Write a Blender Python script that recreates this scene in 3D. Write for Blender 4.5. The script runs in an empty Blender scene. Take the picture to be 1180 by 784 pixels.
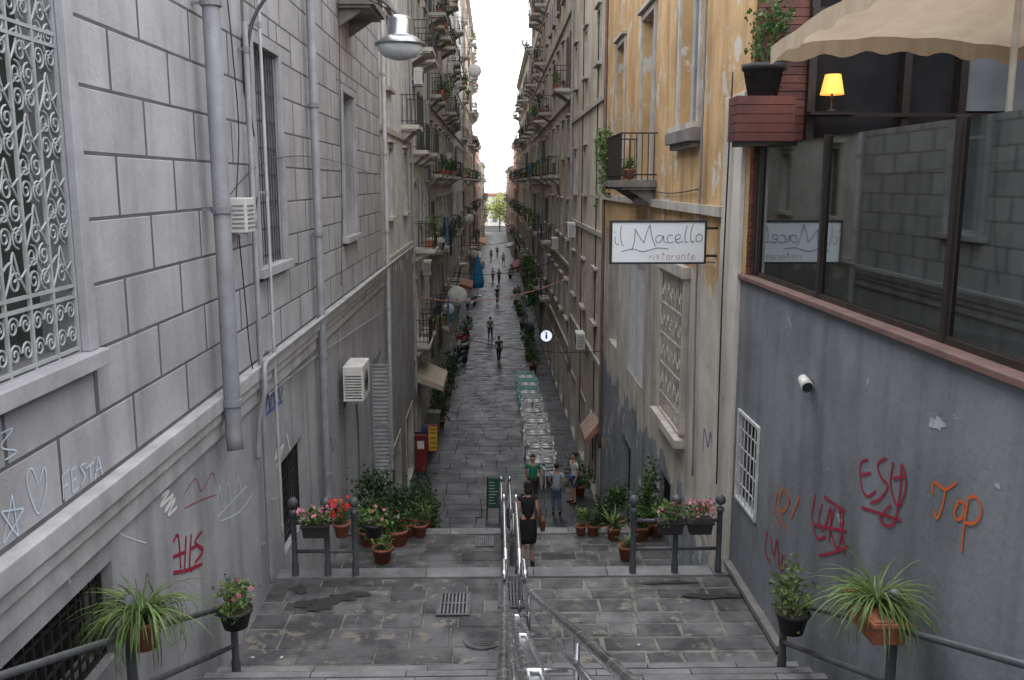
import bpy, math, random
from mathutils import Vector, Matrix
random.seed(11)
rad=math.radians
C=bpy.context.scene.collection
EYE=11.4; F=1050.0; PIT=rad(9.8); YAW=rad(1.09)
XL=-3.1; XR=3.4
U=random.uniform
# ---------------------------------------------------------------- camera
cam=bpy.data.cameras.new('camera'); co=bpy.data.objects.new('camera',cam); C.objects.link(co)
co.location=(0,0,EYE); co.rotation_euler=(rad(90)-PIT,0,-YAW)
cam.sensor_width=36; cam.lens=36*F/1180; cam.clip_end=2000; cam.clip_start=.05
bpy.context.scene.camera=co
FW=Vector((math.sin(YAW)*math.cos(PIT),math.cos(YAW)*math.cos(PIT),-math.sin(PIT)))
RT=Vector((math.cos(YAW),-math.sin(YAW),0)); UP=RT.cross(FW)
def ray(px,py): return FW+RT*((px-590)/F)+UP*((392-py)/F)
def PX(px,py,X): d=ray(px,py); return d*(X/d.x)+Vector((0,0,EYE))
def PY(px,py,Y): d=ray(px,py); return d*(Y/d.y)+Vector((0,0,EYE))
def PZ(px,py,Z): d=ray(px,py); return d*((Z-EYE)/d.z)+Vector((0,0,EYE))
PROF=[(-8,12.98),(0,9.66),(9.44,5.9),(12.4,5.9),(16,4.3),(18,4.3),(26,.8),(60,0),(1000,0)]
def gz(y):
    for (a,za),(b,zb) in zip(PROF,PROF[1:]):
        if y<=b: return za+(zb-za)*(y-a)/(b-a)
    return 0
def PG(px,py,y0=20):
    d=ray(px,py); y=y0
    while y<400:
        t=y/d.y; z=EYE+d.z*t
        if z<=gz(y): break
        y+=.02
    return Vector((d.x*y/d.y,y,gz(y)))
# ---------------------------------------------------------------- materials
MC={}
def M(name,c1,c2=None,sc=2.0,rough=.8,metal=0,bump=.15,bs=30,v=0,streak=0,bands=None,peel=None,transl=0,emit=0,spec=.4,lo=.35,hi=.65):
    if name in MC: return MC[name]
    m=bpy.data.materials.new(name); MC[name]=m; m.use_nodes=True; nt=m.node_tree; N=nt.nodes; L=nt.links
    b=N['Principled BSDF']
    geo=N.new('ShaderNodeNewGeometry')
    def noise(s,det=3,vec=None,ro=.6):
        n=N.new('ShaderNodeTexNoise'); n.inputs['Scale'].default_value=s; n.inputs['Detail'].default_value=det; n.inputs['Roughness'].default_value=ro
        L.new(vec or geo.outputs['Position'],n.inputs['Vector']); return n.outputs['Fac']
    def rng(x,a,b_,c=0,d=1):
        r=N.new('ShaderNodeMapRange'); L.new(x,r.inputs[0])
        for i,q in enumerate((a,b_,c,d)): r.inputs[i+1].default_value=q
        return r.outputs[0]
    def mix(f,a,b_,bt='MIX'):
        x=N.new('ShaderNodeMix'); x.data_type='RGBA'; x.blend_type=bt
        for i,q in ((0,f),(6,a),(7,b_)):
            if isinstance(q,(int,float)): x.inputs[i].default_value=q
            elif isinstance(q,tuple): x.inputs[i].default_value=(*q[:3],1)
            else: L.new(q,x.inputs[i])
        return x.outputs[2]
    def math_(op,a,b_):
        x=N.new('ShaderNodeMath'); x.operation=op
        for i,q in enumerate((a,b_)):
            if isinstance(q,(int,float)): x.inputs[i].default_value=q
            else: L.new(q,x.inputs[i])
        return x.outputs[0]
    c2=c2 or tuple(q*.75 for q in c1)
    col=c1
    n1=noise(sc)
    if bands:
        sep=N.new('ShaderNodeSeparateXYZ'); L.new(geo.outputs['Position'],sep.inputs[0])
        zz=math_('ADD',sep.outputs[2],rng(noise(1.3,6),.2,.8,-.7,.7))
        for zt,cb in bands: col=mix(rng(zz,zt-.04,zt+.04,1,0),col,cb)
        col=mix(rng(n1,lo,hi),col,mix(1.0,col,(.72,.70,.67),'MULTIPLY'))
    else:
        col=mix(rng(n1,lo,hi),c1,c2)
    if peel:
        col=mix(rng(noise(peel[2],6,ro=.7),peel[1],peel[1]+.025),col,peel[0])
    if streak:
        mp=N.new('ShaderNodeMapping'); mp.inputs['Scale'].default_value=(1,1,.07); L.new(geo.outputs['Position'],mp.inputs[0])
        col=mix(rng(noise(2.6,4,mp.outputs[0]),.47,.72,0,streak),col,mix(1.0,col,(.36,.34,.32),'MULTIPLY'))
    if bump and not emit and bs<70:
        col=mix(rng(noise(bs*.6,2),.3,.7,0,.35),col,mix(1.0,col,(.78,.78,.78),'MULTIPLY'))
    if v:
        at=N.new('ShaderNodeAttribute'); at.attribute_name='v'
        g=rng(at.outputs['Fac'],0,1,1-v,1+v)
        cc=N.new('ShaderNodeCombineXYZ')
        for i in range(3): L.new(g,cc.inputs[i])
        col=mix(1.0,col,cc.outputs[0],'MULTIPLY')
    L.new(col,b.inputs['Base Color'])
    b.inputs['Metallic'].default_value=metal; b.inputs['Specular IOR Level'].default_value=spec
    L.new(rng(n1,.3,.7,max(.02,rough-.1),min(1,rough+.1)),b.inputs['Roughness'])
    if bump:
        bp=N.new('ShaderNodeBump'); bp.inputs['Strength'].default_value=bump; bp.inputs['Distance'].default_value=.02
        L.new(noise(bs,3),bp.inputs['Height']); L.new(bp.outputs[0],b.inputs['Normal'])
    if emit:
        b.inputs['Emission Color'].default_value=(*c1,1); b.inputs['Emission Strength'].default_value=emit
    if transl:
        tr=N.new('ShaderNodeBsdfTranslucent'); ms=N.new('ShaderNodeMixShader'); ms.inputs[0].default_value=transl
        L.new(col,tr.inputs[0])
        L.new(b.outputs[0],ms.inputs[1]); L.new(tr.outputs[0],ms.inputs[2]); L.new(ms.outputs[0],N['Material Output'].inputs[0])
    return m
def glassmat(name,tint,refl):
    m=bpy.data.materials.new(name); m.use_nodes=True; nt=m.node_tree; N=nt.nodes; L=nt.links
    N.remove(N['Principled BSDF'])
    t=N.new('ShaderNodeBsdfTransparent'); t.inputs[0].default_value=(*tint,1)
    g=N.new('ShaderNodeBsdfGlossy'); g.inputs['Roughness'].default_value=.035; g.inputs['Color'].default_value=(.31,.34,.35,1)
    lw=N.new('ShaderNodeFresnel'); lw.inputs[0].default_value=1.4
    a=N.new('ShaderNodeMath'); a.operation='ADD'; a.inputs[1].default_value=refl; L.new(lw.outputs[0],a.inputs[0]); a.use_clamp=True
    x=N.new('ShaderNodeMixShader'); L.new(a.outputs[0],x.inputs[0]); L.new(t.outputs[0],x.inputs[1]); L.new(g.outputs[0],x.inputs[2])
    L.new(x.outputs[0],N['Material Output'].inputs[0]); return m
mGrey=M('grey_block_paint',(.405,.41,.43),(.32,.325,.345),1.2,.75,v=.08,streak=.4,bump=.25,bs=25)
mJoint=M('block_joint',(.12,.12,.13),None,3,.9)
mGreyS=M('grey_smooth_wall',(.375,.38,.40),(.27,.275,.295),.9,.8,streak=.55,bump=.25,peel=((.47,.47,.47),.66,2.5))
mLedge=M('ledge_stone',(.43,.435,.445),(.31,.31,.32),2,.8,streak=.35)
mTrimG=M('window_surround_grey',(.38,.385,.405),None,2,.7)
mBlue=M('blue_grey_wall',(.205,.222,.248),(.15,.163,.182),.6,.75,streak=.45,bump=.35,bs=12,peel=((.31,.325,.34),.67,2.2),lo=.42,hi=.58)
mOchre=M('ochre_wall',(.60,.40,.20),(.48,.34,.2),.9,.85,streak=.65,bump=.3,bands=[(9.9,(.58,.555,.50)),(5.9,(.25,.28,.32))],peel=((.56,.52,.46),.575,1.3))
mPale=M('pale_plaster',(.60,.57,.51),(.44,.42,.38),1,.85,streak=.55,bump=.3,peel=((.33,.31,.29),.68,2))
mStone=M('trim_stone',(.50,.47,.42),(.34,.32,.29),2,.85,streak=.4)
mDarkStone=M('lava_trim_stone',(.2,.19,.185),(.13,.125,.12),2,.85)
mKerb=M('step_edge_stone',(.20,.20,.205),(.13,.13,.135),3,.65,v=.2,bump=.4)
mPane=M('window_glass_dark',(.03,.035,.04),(.02,.022,.028),.7,.12,bump=0,spec=.6)
mPaneL=M('window_glass_light',(.2,.22,.25),(.1,.11,.12),.7,.15,bump=0,spec=.7)
mIron=M('dark_iron',(.035,.037,.04),(.05,.04,.035),8,.5,metal=.5,bump=0)
mGrIron=M('grey_painted_iron',(.09,.095,.105),(.065,.07,.075),6,.5,metal=.2,bump=0)
mWhiteIron=M('white_painted_iron',(.58,.59,.59),(.42,.42,.42),6,.5,bump=0)
mGrilleG=M('pale_grey_iron',(.36,.375,.385),(.27,.28,.29),6,.5,bump=0)
mPipe=M('grey_pipe_paint',(.235,.245,.265),(.18,.185,.2),3,.5,streak=.3)
mPipeL=M('pale_pipe_paint',(.36,.37,.38),(.29,.295,.3),3,.5,streak=.3)
mWhiteP=M('white_plastic',(.62,.62,.6),(.5,.5,.47),4,.5,bump=0)
mBlack=M('black_plastic',(.02,.02,.022),None,5,.5,bump=0)
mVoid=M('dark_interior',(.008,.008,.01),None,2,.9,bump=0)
mSteel=M('polished_steel',(.80,.81,.83),(.68,.69,.71),6,.22,metal=1,bump=0)
mSteelD=M('brushed_steel',(.38,.39,.41),(.27,.28,.3),6,.28,metal=1,bump=0)
mShut=M('shutter_grey_white',(.5,.51,.52),(.4,.41,.42),3,.6,bump=0)
mShutM=M('shutter_mid_grey',(.27,.28,.295),(.2,.21,.22),3,.6,bump=0)
mShutG=M('shutter_green',(.09,.14,.11),(.07,.1,.08),3,.6,bump=0)
mShutB=M('shutter_brown',(.16,.09,.055),(.11,.065,.04),3,.6,bump=0)
mWood=M('red_brown_wood',(.13,.04,.03),(.07,.025,.02),3,.5,v=.35)
mWoodD=M('dark_wood_frame',(.022,.016,.014),None,5,.45,bump=0)
mTerra=M('terracotta',(.40,.14,.075),(.28,.10,.06),6,.8)
mSill=M('brown_sill',(.17,.10,.085),(.12,.075,.065),4,.7)
mPotB=M('black_pot',(.03,.03,.032),None,6,.6,bump=0)
mSoil=M('soil',(.05,.035,.025),None,20,.95)
mSlab=M('basalt_slab',(.112,.113,.118),(.055,.056,.06),2.0,.66,v=.34,bump=.7,bs=12,peel=((.175,.16,.135),.58,3.2),spec=.35,lo=.4,hi=.6)
mSlab2=M('street_basalt',(.042,.045,.052),(.024,.026,.031),1.2,.50,v=.22,bump=.6,bs=7,spec=.42)
mMortar=M('mortar',(.21,.205,.185),(.1,.1,.09),4,.9)
mMortD=M('dark_joint',(.025,.025,.025),None,4,.9,bump=0)
mGround=M('ground_paving',(.12,.12,.12),(.09,.09,.09),.6,.9)
mLeaf=M('leaf_green',(.065,.13,.03),(.035,.085,.02),6,.55,v=.6,transl=.25,bump=0)
mLeafL=M('leaf_light',(.16,.23,.075),(.085,.15,.04),6,.5,v=.5,transl=.3,bump=0)
mLeafD=M('leaf_dark',(.035,.075,.022),(.02,.05,.018),6,.55,v=.6,transl=.15,bump=0)
mLeafY=M('leaf_yellow',(.4,.42,.16),(.28,.32,.1),3,.6,v=.5,transl=.4,bump=0)  # yellow-green foliage, its colour lightened to stand in for distance haze
mBark=M('bark',(.09,.07,.05),None,8,.9)
mPink=M('pink_petals',(.6,.12,.22),(.7,.3,.4),9,.6,bump=0)
mRed=M('red_petals',(.65,.03,.02),(.5,.02,.02),9,.6,bump=0)
mCanvas=M('cream_canvas',(.60,.50,.38),(.50,.41,.30),2,.85,transl=.35,bump=.1,bs=80)
mSignW=M('sign_white',(.72,.76,.78),(.64,.68,.70),1,.4,bump=0)
mInk=M('sign_ink',(.01,.01,.012),None,3,.5,bump=0)
mInkR=M('sign_red_ink',(.45,.10,.11),None,3,.5,bump=0)
mSprR=M('spray_red',(.33,.015,.045),(.24,.012,.03),9,.7,bump=0)
mSprO=M('spray_orange',(.6,.13,.02),(.5,.1,.02),9,.7,bump=0)
mSprW=M('spray_white',(.72,.73,.73),(.6,.6,.6),9,.8,bump=0)
mSprB=M('spray_blue',(.07,.1,.32),(.09,.12,.28),9,.8,bump=0)
mSprP=M('chalk_pale_blue',(.50,.62,.70),(.46,.54,.60),9,.8,bump=0)
mSkin=M('skin_tone',(.45,.26,.18),(.4,.22,.15),9,.6,bump=0)
mHair=M('dark_hair',(.025,.018,.013),None,20,.6,bump=0)
mGlass=glassmat('windbreak_glass',(.28,.30,.30),.11)
# ---------------------------------------------------------------- mesh builder
ORIG={}
class MB:
    def __init__(s): s.v=[]; s.f=[]; s.a=[]
    def face(s,pts,val=None):
        n=len(s.v); s.v+= [tuple(p) for p in pts]; s.f.append(tuple(range(n,n+len(pts)))); s.a.append(random.random() if val is None else val)
    def raw(s,vs,fs,val=None):
        n=len(s.v); s.v+=[tuple(p) for p in vs]; val=random.random() if val is None else val
        for f in fs: s.f.append(tuple(i+n for i in f)); s.a.append(val)
    def box(s,x0,x1,y0,y1,z0,z1,val=None,M_=None):
        if x0>x1:x0,x1=x1,x0
        if y0>y1:y0,y1=y1,y0
        if z0>z1:z0,z1=z1,z0
        vs=[Vector((x,y,z)) for z in (z0,z1) for y in (y0,y1) for x in (x0,x1)]
        if M_: vs=[M_@q for q in vs]
        s.raw(vs,[(0,2,3,1),(4,5,7,6),(0,1,5,4),(2,6,7,3),(0,4,6,2),(1,3,7,5)],val); return s
    def obox(s,c,size,rz=0,rx=0,ry=0,val=None):
        m=Matrix.Translation(c)@Matrix.Rotation(rz,4,'Z')@Matrix.Rotation(ry,4,'Y')@Matrix.Rotation(rx,4,'X')
        a,b,c_=size; return s.box(-a/2,a/2,-b/2,b/2,-c_/2,c_/2,val,m)
    def tube(s,pts,r,n=8,cap=True,val=None):
        pts=[Vector(p) for p in pts]; vs=[]; fs=[]; k=len(pts)
        rr=r if isinstance(r,(list,tuple)) else [r]*k
        d0=(pts[1]-pts[0]).normalized(); u=d0.orthogonal().normalized()
        for i,p in enumerate(pts):
            d=(pts[min(i+1,k-1)]-pts[max(i-1,0)])
            d=d.normalized() if d.length>1e-9 else d0
            u=(u-d*u.dot(d)); u=u.normalized() if u.length>1e-6 else d.orthogonal().normalized()
            w=d.cross(u)
            for j in range(n):
                a=2*math.pi*j/n; vs.append(p+(u*math.cos(a)+w*math.sin(a))*rr[i])
        for i in range(k-1):
            for j in range(n): fs.append((i*n+j,i*n+(j+1)%n,(i+1)*n+(j+1)%n,(i+1)*n+j))
        if cap: fs.append(tuple(range(n-1,-1,-1))); fs.append(tuple((k-1)*n+j for j in range(n)))
        s.raw(vs,fs,val); return s
    def lathe(s,c,prof,n=20,axis='Z',val=None,sx=1,sy=1):
        vs=[];fs=[];c=Vector(c)
        for r,z in prof:
            for j in range(n):
                a=2*math.pi*j/n; q=Vector((r*math.cos(a)*sx,r*math.sin(a)*sy,z))
                if axis=='Y': q=Vector((q.x,q.z,q.y))
                if axis=='X': q=Vector((q.z,q.x,q.y))
                vs.append(c+q)
        for i in range(len(prof)-1):
            for j in range(n): fs.append((i*n+j,i*n+(j+1)%n,(i+1)*n+(j+1)%n,(i+1)*n+j))
        s.raw(vs,fs,val); return s
    def ball(s,c,r,n=12,m=8,sc=(1,1,1),val=None):
        vs=[];fs=[];c=Vector(c)
        for i in range(m+1):
            t=math.pi*i/m
            for j in range(n):
                a=2*math.pi*j/n; vs.append(c+Vector((r*math.sin(t)*math.cos(a)*sc[0],r*math.sin(t)*math.sin(a)*sc[1],r*math.cos(t)*sc[2])))
        for i in range(m):
            for j in range(n): fs.append((i*n+j,(i+1)*n+j,(i+1)*n+(j+1)%n,i*n+(j+1)%n))
        s.raw(vs,fs,val); return s
    def build(s,name,mat,par=None,smooth=False,local=False,bevel=0):
        if not s.v: s.box(0,.001,0,.001,0,.001)
        if par is not None: o=Vector((0,0,0)) if local else ORIG[par.name]
        else:
            xs=[p[0] for p in s.v]; ys=[p[1] for p in s.v]; zs=[p[2] for p in s.v]
            o=Vector(((min(xs)+max(xs))/2,(min(ys)+max(ys))/2,min(zs)))
        me=bpy.data.meshes.new(name); me.from_pydata([(p[0]-o.x,p[1]-o.y,p[2]-o.z) for p in s.v],[],s.f)
        at=me.attributes.new('v','FLOAT','FACE'); at.data.foreach_set('value',s.a)
        if smooth: me.polygons.foreach_set('use_smooth',[True]*len(me.polygons))
        me.materials.append(mat); me.update()
        ob=bpy.data.objects.new(name,me); C.objects.link(ob)
        if par is not None: ob.parent=par
        else: ob.location=o
        ORIG[ob.name]=o if not local else Vector((0,0,0))
        if bevel:
            b=ob.modifiers.new('b','BEVEL'); b.width=bevel; b.segments=2
        return ob
def tag(o,label=None,cat=None,group=None,kind=None):
    if label:o['label']=label
    if cat:o['category']=cat
    if group:o['group']=group
    if kind:o['kind']=kind
    return o
def thing(name,label,cat,loc,rz=0,group=None,kind=None):
    o=bpy.data.objects.new(name,None); C.objects.link(o); o.location=loc; o.rotation_euler=(0,0,rz); o.empty_display_size=.2
    ORIG[o.name]=Vector(loc); return tag(o,label,cat,group,kind)
def KIDS(o): return [x for x in list(C.objects) if x.parent==o]
def copytree(o,par=None):
    c=o.copy(); C.objects.link(c); c.parent=par; ORIG[c.name]=Vector((0,0,0))
    for ch in KIDS(o): copytree(ch,c)
    return c
def catmull(P,k=6):
    P=[Vector((*p,0)) if len(p)==2 else Vector(p) for p in P]
    if len(P)<3: return P
    Q=[P[0]]+P+[P[-1]]; out=[]
    for i in range(1,len(Q)-2):
        for j in range(k):
            t=j/k; a,b,c,d=Q[i-1:i+3]
            out.append(.5*((2*b)+(c-a)*t+(2*a-5*b+4*c-d)*t*t+(3*b-a-3*c+d)*t**3))
    out.append(P[-1]); return out
def ribbon(mb,pts,w,nrm,off0=.003):
    pts=[Vector(p) for p in pts]; n=len(pts); prev=None; nrm=Vector(nrm)
    for i,p in enumerate(pts):
        d=pts[min(i+1,n-1)]-pts[max(i-1,0)]
        if d.length<1e-9: continue
        s_=d.normalized().cross(nrm)*w/2; q=p+nrm*(off0+i*.00012)
        a,b=q+s_,q-s_
        if prev: mb.face([prev[0],prev[1],b,a],.5)
        prev=(a,b)
# ---------------------------------------------------------------- world & sun
w=bpy.data.worlds.new('World'); bpy.context.scene.world=w; w.use_nodes=True; nt=w.node_tree
bg=nt.nodes['Background']; sky=nt.nodes.new('ShaderNodeTexSky'); sky.sky_type='NISHITA'; sky.sun_disc=False
SE,SR=rad(58),rad(150)
sky.sun_elevation=SE; sky.sun_rotation=SR; sky.air_density=1.5; sky.dust_density=4
mx=nt.nodes.new('ShaderNodeMix'); mx.data_type='RGBA'; mx.inputs[0].default_value=.82; mx.inputs[7].default_value=(25.0,25.2,26.2,1)
nt.links.new(sky.outputs[0],mx.inputs[6]); nt.links.new(mx.outputs[2],bg.inputs[0]); bg.inputs[1].default_value=.15
sl=bpy.data.lights.new('sun','SUN'); sl.energy=1.0; sl.angle=rad(25); sl.color=(1,.96,.9); so=bpy.data.objects.new('sun',sl); C.objects.link(so)
so.rotation_euler=(rad(90)-SE,0,math.pi-SR+math.pi)
sc=bpy.context.scene; sc.view_settings.view_transform='Standard'; sc.view_settings.look='None'; sc.view_settings.exposure=0
# ---------------------------------------------------------------- ground, stairs, street
g=MB(); g.face([(-700,-400,-1.2),(700,-400,-1.2),(700,1200,-1.2),(-700,1200,-1.2)]); tag(g.build('ground',mGround),kind='structure')
def slab(mb,x0,x1,y0,y1,zf,gap=.012,tilt=.006,ch=.012,h=.05):
    x0+=gap/2;x1-=gap/2;y0+=gap/2;y1-=gap/2
    dz=U(-.004,.004); c=[(x0,y0),(x1,y0),(x1,y1),(x0,y1)]; t=[U(-tilt,tilt) for _ in c]
    jj=gap*.35; c=[(a+U(-jj,jj),b+U(-jj,jj)) for a,b in c]
    cx=sum(q[0] for q in c)/4; cy=sum(q[1] for q in c)/4
    ci=[(a+(ch if a<cx else -ch),b+(ch if b<cy else -ch)) for a,b in c]
    top=[(a,b,zf(b)+dz+q) for (a,b),q in zip(ci,t)]; mid=[(a,b,zf(b)+dz+q-ch) for (a,b),q in zip(c,t)]; lo=[(a,b,zf(b)-h) for a,b in c]
    vs=top+mid+lo; fs=[(0,1,2,3)]
    for i in range(4):
        j=(i+1)%4; fs.append((4+i,4+j,j,i)); fs.append((8+i,8+j,4+j,4+i))
    mb.raw(vs,fs)
def paving(mb,x0,x1,y0,y1,zf,sx,sy,**k):
    y=y0
    while y<y1-.02:
        h=min(sy*U(.75,1.25),y1-y)
        if y1-(y+h)<sy*.4: h=y1-y
        x=x0; first=True
        while x<x1-.02:
            ww=sx*U(.6,1.4)*(U(.3,1) if first else 1); first=False
            if x1-(x+ww)<sx*.35: ww=x1-x
            slab(mb,x,x+ww,y,y+h,zf,**k); x+=ww
        y+=h
def flight(y0,z0,n,tr,ri,name):
    mb=MB(); nb=MB()
    for i in range(n):
        ya=y0+i*tr; zt=z0-i*ri; x=XL
        while x<XR:
            ww=U(.8,1.5)
            if XR-(x+ww)<.5: ww=XR-x
            e=U(-.006,.006)
            mb.raw([(x+.004,ya,zt-.6),(x+ww-.004,ya,zt-.6),(x+ww-.004,ya+tr+.02,zt-.6),(x+.004,ya+tr+.02,zt-.6),(x+.004,ya,zt+e),(x+ww-.004,ya,zt+e),(x+ww-.004,ya+tr-.09,zt+e),(x+.004,ya+tr-.09,zt+e),(x+.004,ya+tr+.0,zt-.05),(x+ww-.004,ya+tr+.0,zt-.05)],
              [(4,5,6,7),(7,6,9,8),(8,9,2,3),(0,1,5,4),(0,4,7,8,3),(1,2,9,6,5)])
            nb.box(x+.006,x+ww-.006,ya+tr-.085,ya+tr+.025,zt-.045,zt+e+.008); x+=ww
    tag(nb.build('step_edges',mKerb),kind='structure')
    return tag(mb.build(name,mSlab),kind='structure')
flight(-6.52,12.25,38,.42,.1672,'stairs'); flight(12.4,5.9-.16,10,.36,.16,'stairs'); flight(18,4.3-.1667,21,.381,.1667,'stairs')
for (a,b,z) in ((9.44,12.4,5.9),(16,18,4.3)):
    m=MB(); m.box(XL,XR,a,b,z-.8,z-.012); tag(m.build('landing',mMortar),kind='structure')
    m=MB(); zf=lambda y,z=z:z
    paving(m,XL,.3,a,b-.3,zf,.72,.46,gap=.02); paving(m,.3,XR,a,b-.3,zf,.52,.34,gap=.05)
    tag(m.build('landing_paving',mSlab),kind='structure')
    m=MB(); x=XL
    while x<XR-.05:
        ww=min(U(1.0,1.6),XR-x); m.box(x+.006,x+ww-.006,b-.285,b+.03,z-.1,z+.022); x+=ww
    tag(m.build('landing_edge',mKerb,bevel=.008),kind='structure')
m=MB(); m.face([(XL,26,gz(26)-.03),(XR,26,gz(26)-.03),(XR,60,-.03),(XL,60,-.03)]); m.face([(XL,60,-.03),(XR,60,-.03),(XR,330,-.03),(XL,330,-.03)]); m.face([(-60,206,-.035),(60,206,-.035),(60,236,-.035),(-60,236,-.035)])
tag(m.build('street_bed',mMortD),kind='structure')
m=MB(); paving(m,XL,XR,26,110,gz,.95,.62,tilt=.012,gap=.007); paving(m,XL,XR,110,215,gz,1.4,1.2,tilt=.01); tag(m.build('street',mSlab2),kind='structure')
# ---------------------------------------------------------------- facade helpers
def cells(y0,y1,z0,z1,holes):
    ys=sorted({y0,y1}|{min(max(q,y0),y1) for h in holes for q in h[:2]}); zs=sorted({z0,z1}|{min(max(q,z0),z1) for h in holes for q in h[2:4]})
    for a,b in zip(ys,ys[1:]):
        for c,d in zip(zs,zs[1:]):
            ym,zm=(a+b)/2,(c+d)/2
            if b-a<1e-4 or d-c<1e-4: continue
            if any(h[0]<ym<h[1] and h[2]<zm<h[3] for h in holes): continue
            yield a,b,c,d
def facade(mb,X,s,y0,y1,z0,z1,holes,depth=.25,T=8):
    for a,b,c,d in cells(y0,y1,z0,z1,holes): mb.face([(X,a,c),(X,b,c),(X,b,d),(X,a,d)],.5)
    xi=X-s*depth
    for h in holes:
        a,b,c,d=h[:4]
        for p,q in (((a,c),(b,c)),((b,c),(b,d)),((b,d),(a,d)),((a,d),(a,c))): mb.face([(X,*p),(X,*q),(xi,*q),(xi,*p)],.5)
    xb=X-s*T
    mb.face([(X,y0,z0),(X,y0,z1),(xb,y0,z1),(xb,y0,z0)],.5); mb.face([(X,y1,z0),(X,y1,z1),(xb,y1,z1),(xb,y1,z0)],.5)
    mb.face([(X,y0,z1),(X,y1,z1),(xb,y1,z1),(xb,y0,z1)],.5); mb.face([(xb,y0,z0),(xb,y1,z0),(xb,y1,z1),(xb,y0,z1)],.5)
def louver(mb,xa,xb,y0,y1,z0,z1,p=.07,fr=.06):
    mb.box(xa,xb,y0,y0+fr,z0,z1); mb.box(xa,xb,y1-fr,y1,z0,z1); mb.box(xa,xb,y0+fr,y1-fr,z0,z0+fr); mb.box(xa,xb,y0+fr,y1-fr,z1-fr,z1)
    z=z0+fr; xm=(xa+xb)/2; s=1 if xb>xa else -1
    while z<z1-fr:
        mb.face([(xm+s*.02,y0+fr,z),(xm+s*.02,y1-fr,z),(xm-s*.015,y1-fr,z+p*.95),(xm-s*.015,y0+fr,z+p*.95)],.4); z+=p
def frame_boxes(mb,xa,xb,y0,y1,z0,z1,w):
    mb.box(xa,xb,y0,y0+w,z0,z1,.5); mb.box(xa,xb,y1-w,y1,z0,z1,.5); mb.box(xa,xb,y0+w,y1-w,z0,z0+w,.5); mb.box(xa,xb,y0+w,y1-w,z1-w,z1,.5)
def window(par,X,s,h,depth=.25,style='plain',fm=None,sm=None,trim=None,pane=None,far=False):
    y0,y1,z0,z1=h[:4]; xi=X-s*depth; fm=fm or mShut
    f=MB(); frame_boxes(f,xi,xi+s*.06,y0,y1,z0,z1,.07)
    ym=(y0+y1)/2; f.box(xi,xi+s*.055,ym-.035,ym+.035,z0+.07,z1-.07,.5)
    zt=z0+(z1-z0)*.7; f.box(xi,xi+s*.05,y0+.07,ym-.035,zt,zt+.05,.5); f.box(xi,xi+s*.05,ym+.035,y1-.07,zt,zt+.05,.5)
    fo=f.build('window',fm,par)
    if style!='closed':
        p=MB(); p.box(xi+s*.005,xi+s*.02,y0+.03,y1-.03,z0+.03,z1-.03); p.build('pane',pane or mPane,fo)
    else:
        p=MB(); louver(p,X-s*.07,X-s*.02,y0,ym-.01,z0,z1,.14 if far else .075); louver(p,X-s*.07,X-s*.02,ym+.01,y1,z0,z1,.14 if far else .075); p.build('shutter',sm or mShut,fo)
        q=MB(); q.box(xi-s*.002,xi-s*.02,y0,y1,z0,z1); q.build('pane',mPane,fo)
    if style=='open':
        wd=(y1-y0)/2
        for (a,b) in ((y0-wd-.03,y0-.03),(y1+.03,y1+wd+.03)):
            p=MB(); louver(p,X+s*.03,X+s*.08,a,b,z0,z1,.16 if far else .08); p.build('shutter',sm or mShutG,fo)
    if trim:
        t=MB(); w_=.13; pr=.05
        if style!='open':
            t.box(X+s*.002,X+s*pr,y0-w_,y0,z0,z1+w_,.5); t.box(X+s*.002,X+s*pr,y1,y1+w_,z0,z1+w_,.5); t.box(X+s*.002,X+s*pr,y0,y1,z1,z1+w_,.5)
        t.box(X+s*.002,X+s*.16,y0-.2,y1+.2,z0-.1,z0-.002,.5)
        if style!='open': t.box(X+s*.002,X+s*.14,y0-.2,y1+.2,z1+w_+.02,z1+w_+.1,.5)
        t.build('sill',trim,fo)
    return fo
def balcony(par,X,s,y0,y1,z,proj=.8,sm=None,rm=None,p=.13,name='balcony'):
    b=MB(); b.box(X+s*.002,X+s*proj,y0,y1,z-.14,z,.5); b.box(X+s*.002,X+s*(proj-.08),y0+.06,y1-.06,z-.2,z-.14,.5)
    for yy in (y0+.25,y1-.25): b.raw([(X,yy-.06,z-.2),(X,yy-.06,z-.55),(X+s*proj*.7,yy-.06,z-.2),(X,yy+.06,z-.2),(X,yy+.06,z-.55),(X+s*proj*.7,yy+.06,z-.2)],[(0,1,2),(3,5,4),(0,2,5,3),(1,4,5,2)])
    bo=b.build(name,sm or mDarkStone,par)
    r=MB(); xo=X+s*(proj-.05); H=.98
    for zz in (.1,H-.03): r.box(xo-.015,xo+.015,y0+.03,y1-.03,z+zz,z+zz+.03); r.box(X,xo,y0+.03,y0+.055,z+zz,z+zz+.03); r.box(X,xo,y1-.055,y1-.03,z+zz,z+zz+.03)
    yy=y0+.04
    while yy<y1-.03: r.box(xo-.009,xo+.009,yy-.009,yy+.009,z,z+H); yy+=p
    k=max(2,int(proj/p))
    for i in range(k):
        xx=X+s*(proj-.05)*(i+.5)/k
        for q in (y0+.042,y1-.042): r.box(xx-.009,xx+.009,q-.009,q+.009,z,z+H)
    r.build('railing',rm or mIron,bo); return bo
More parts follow.
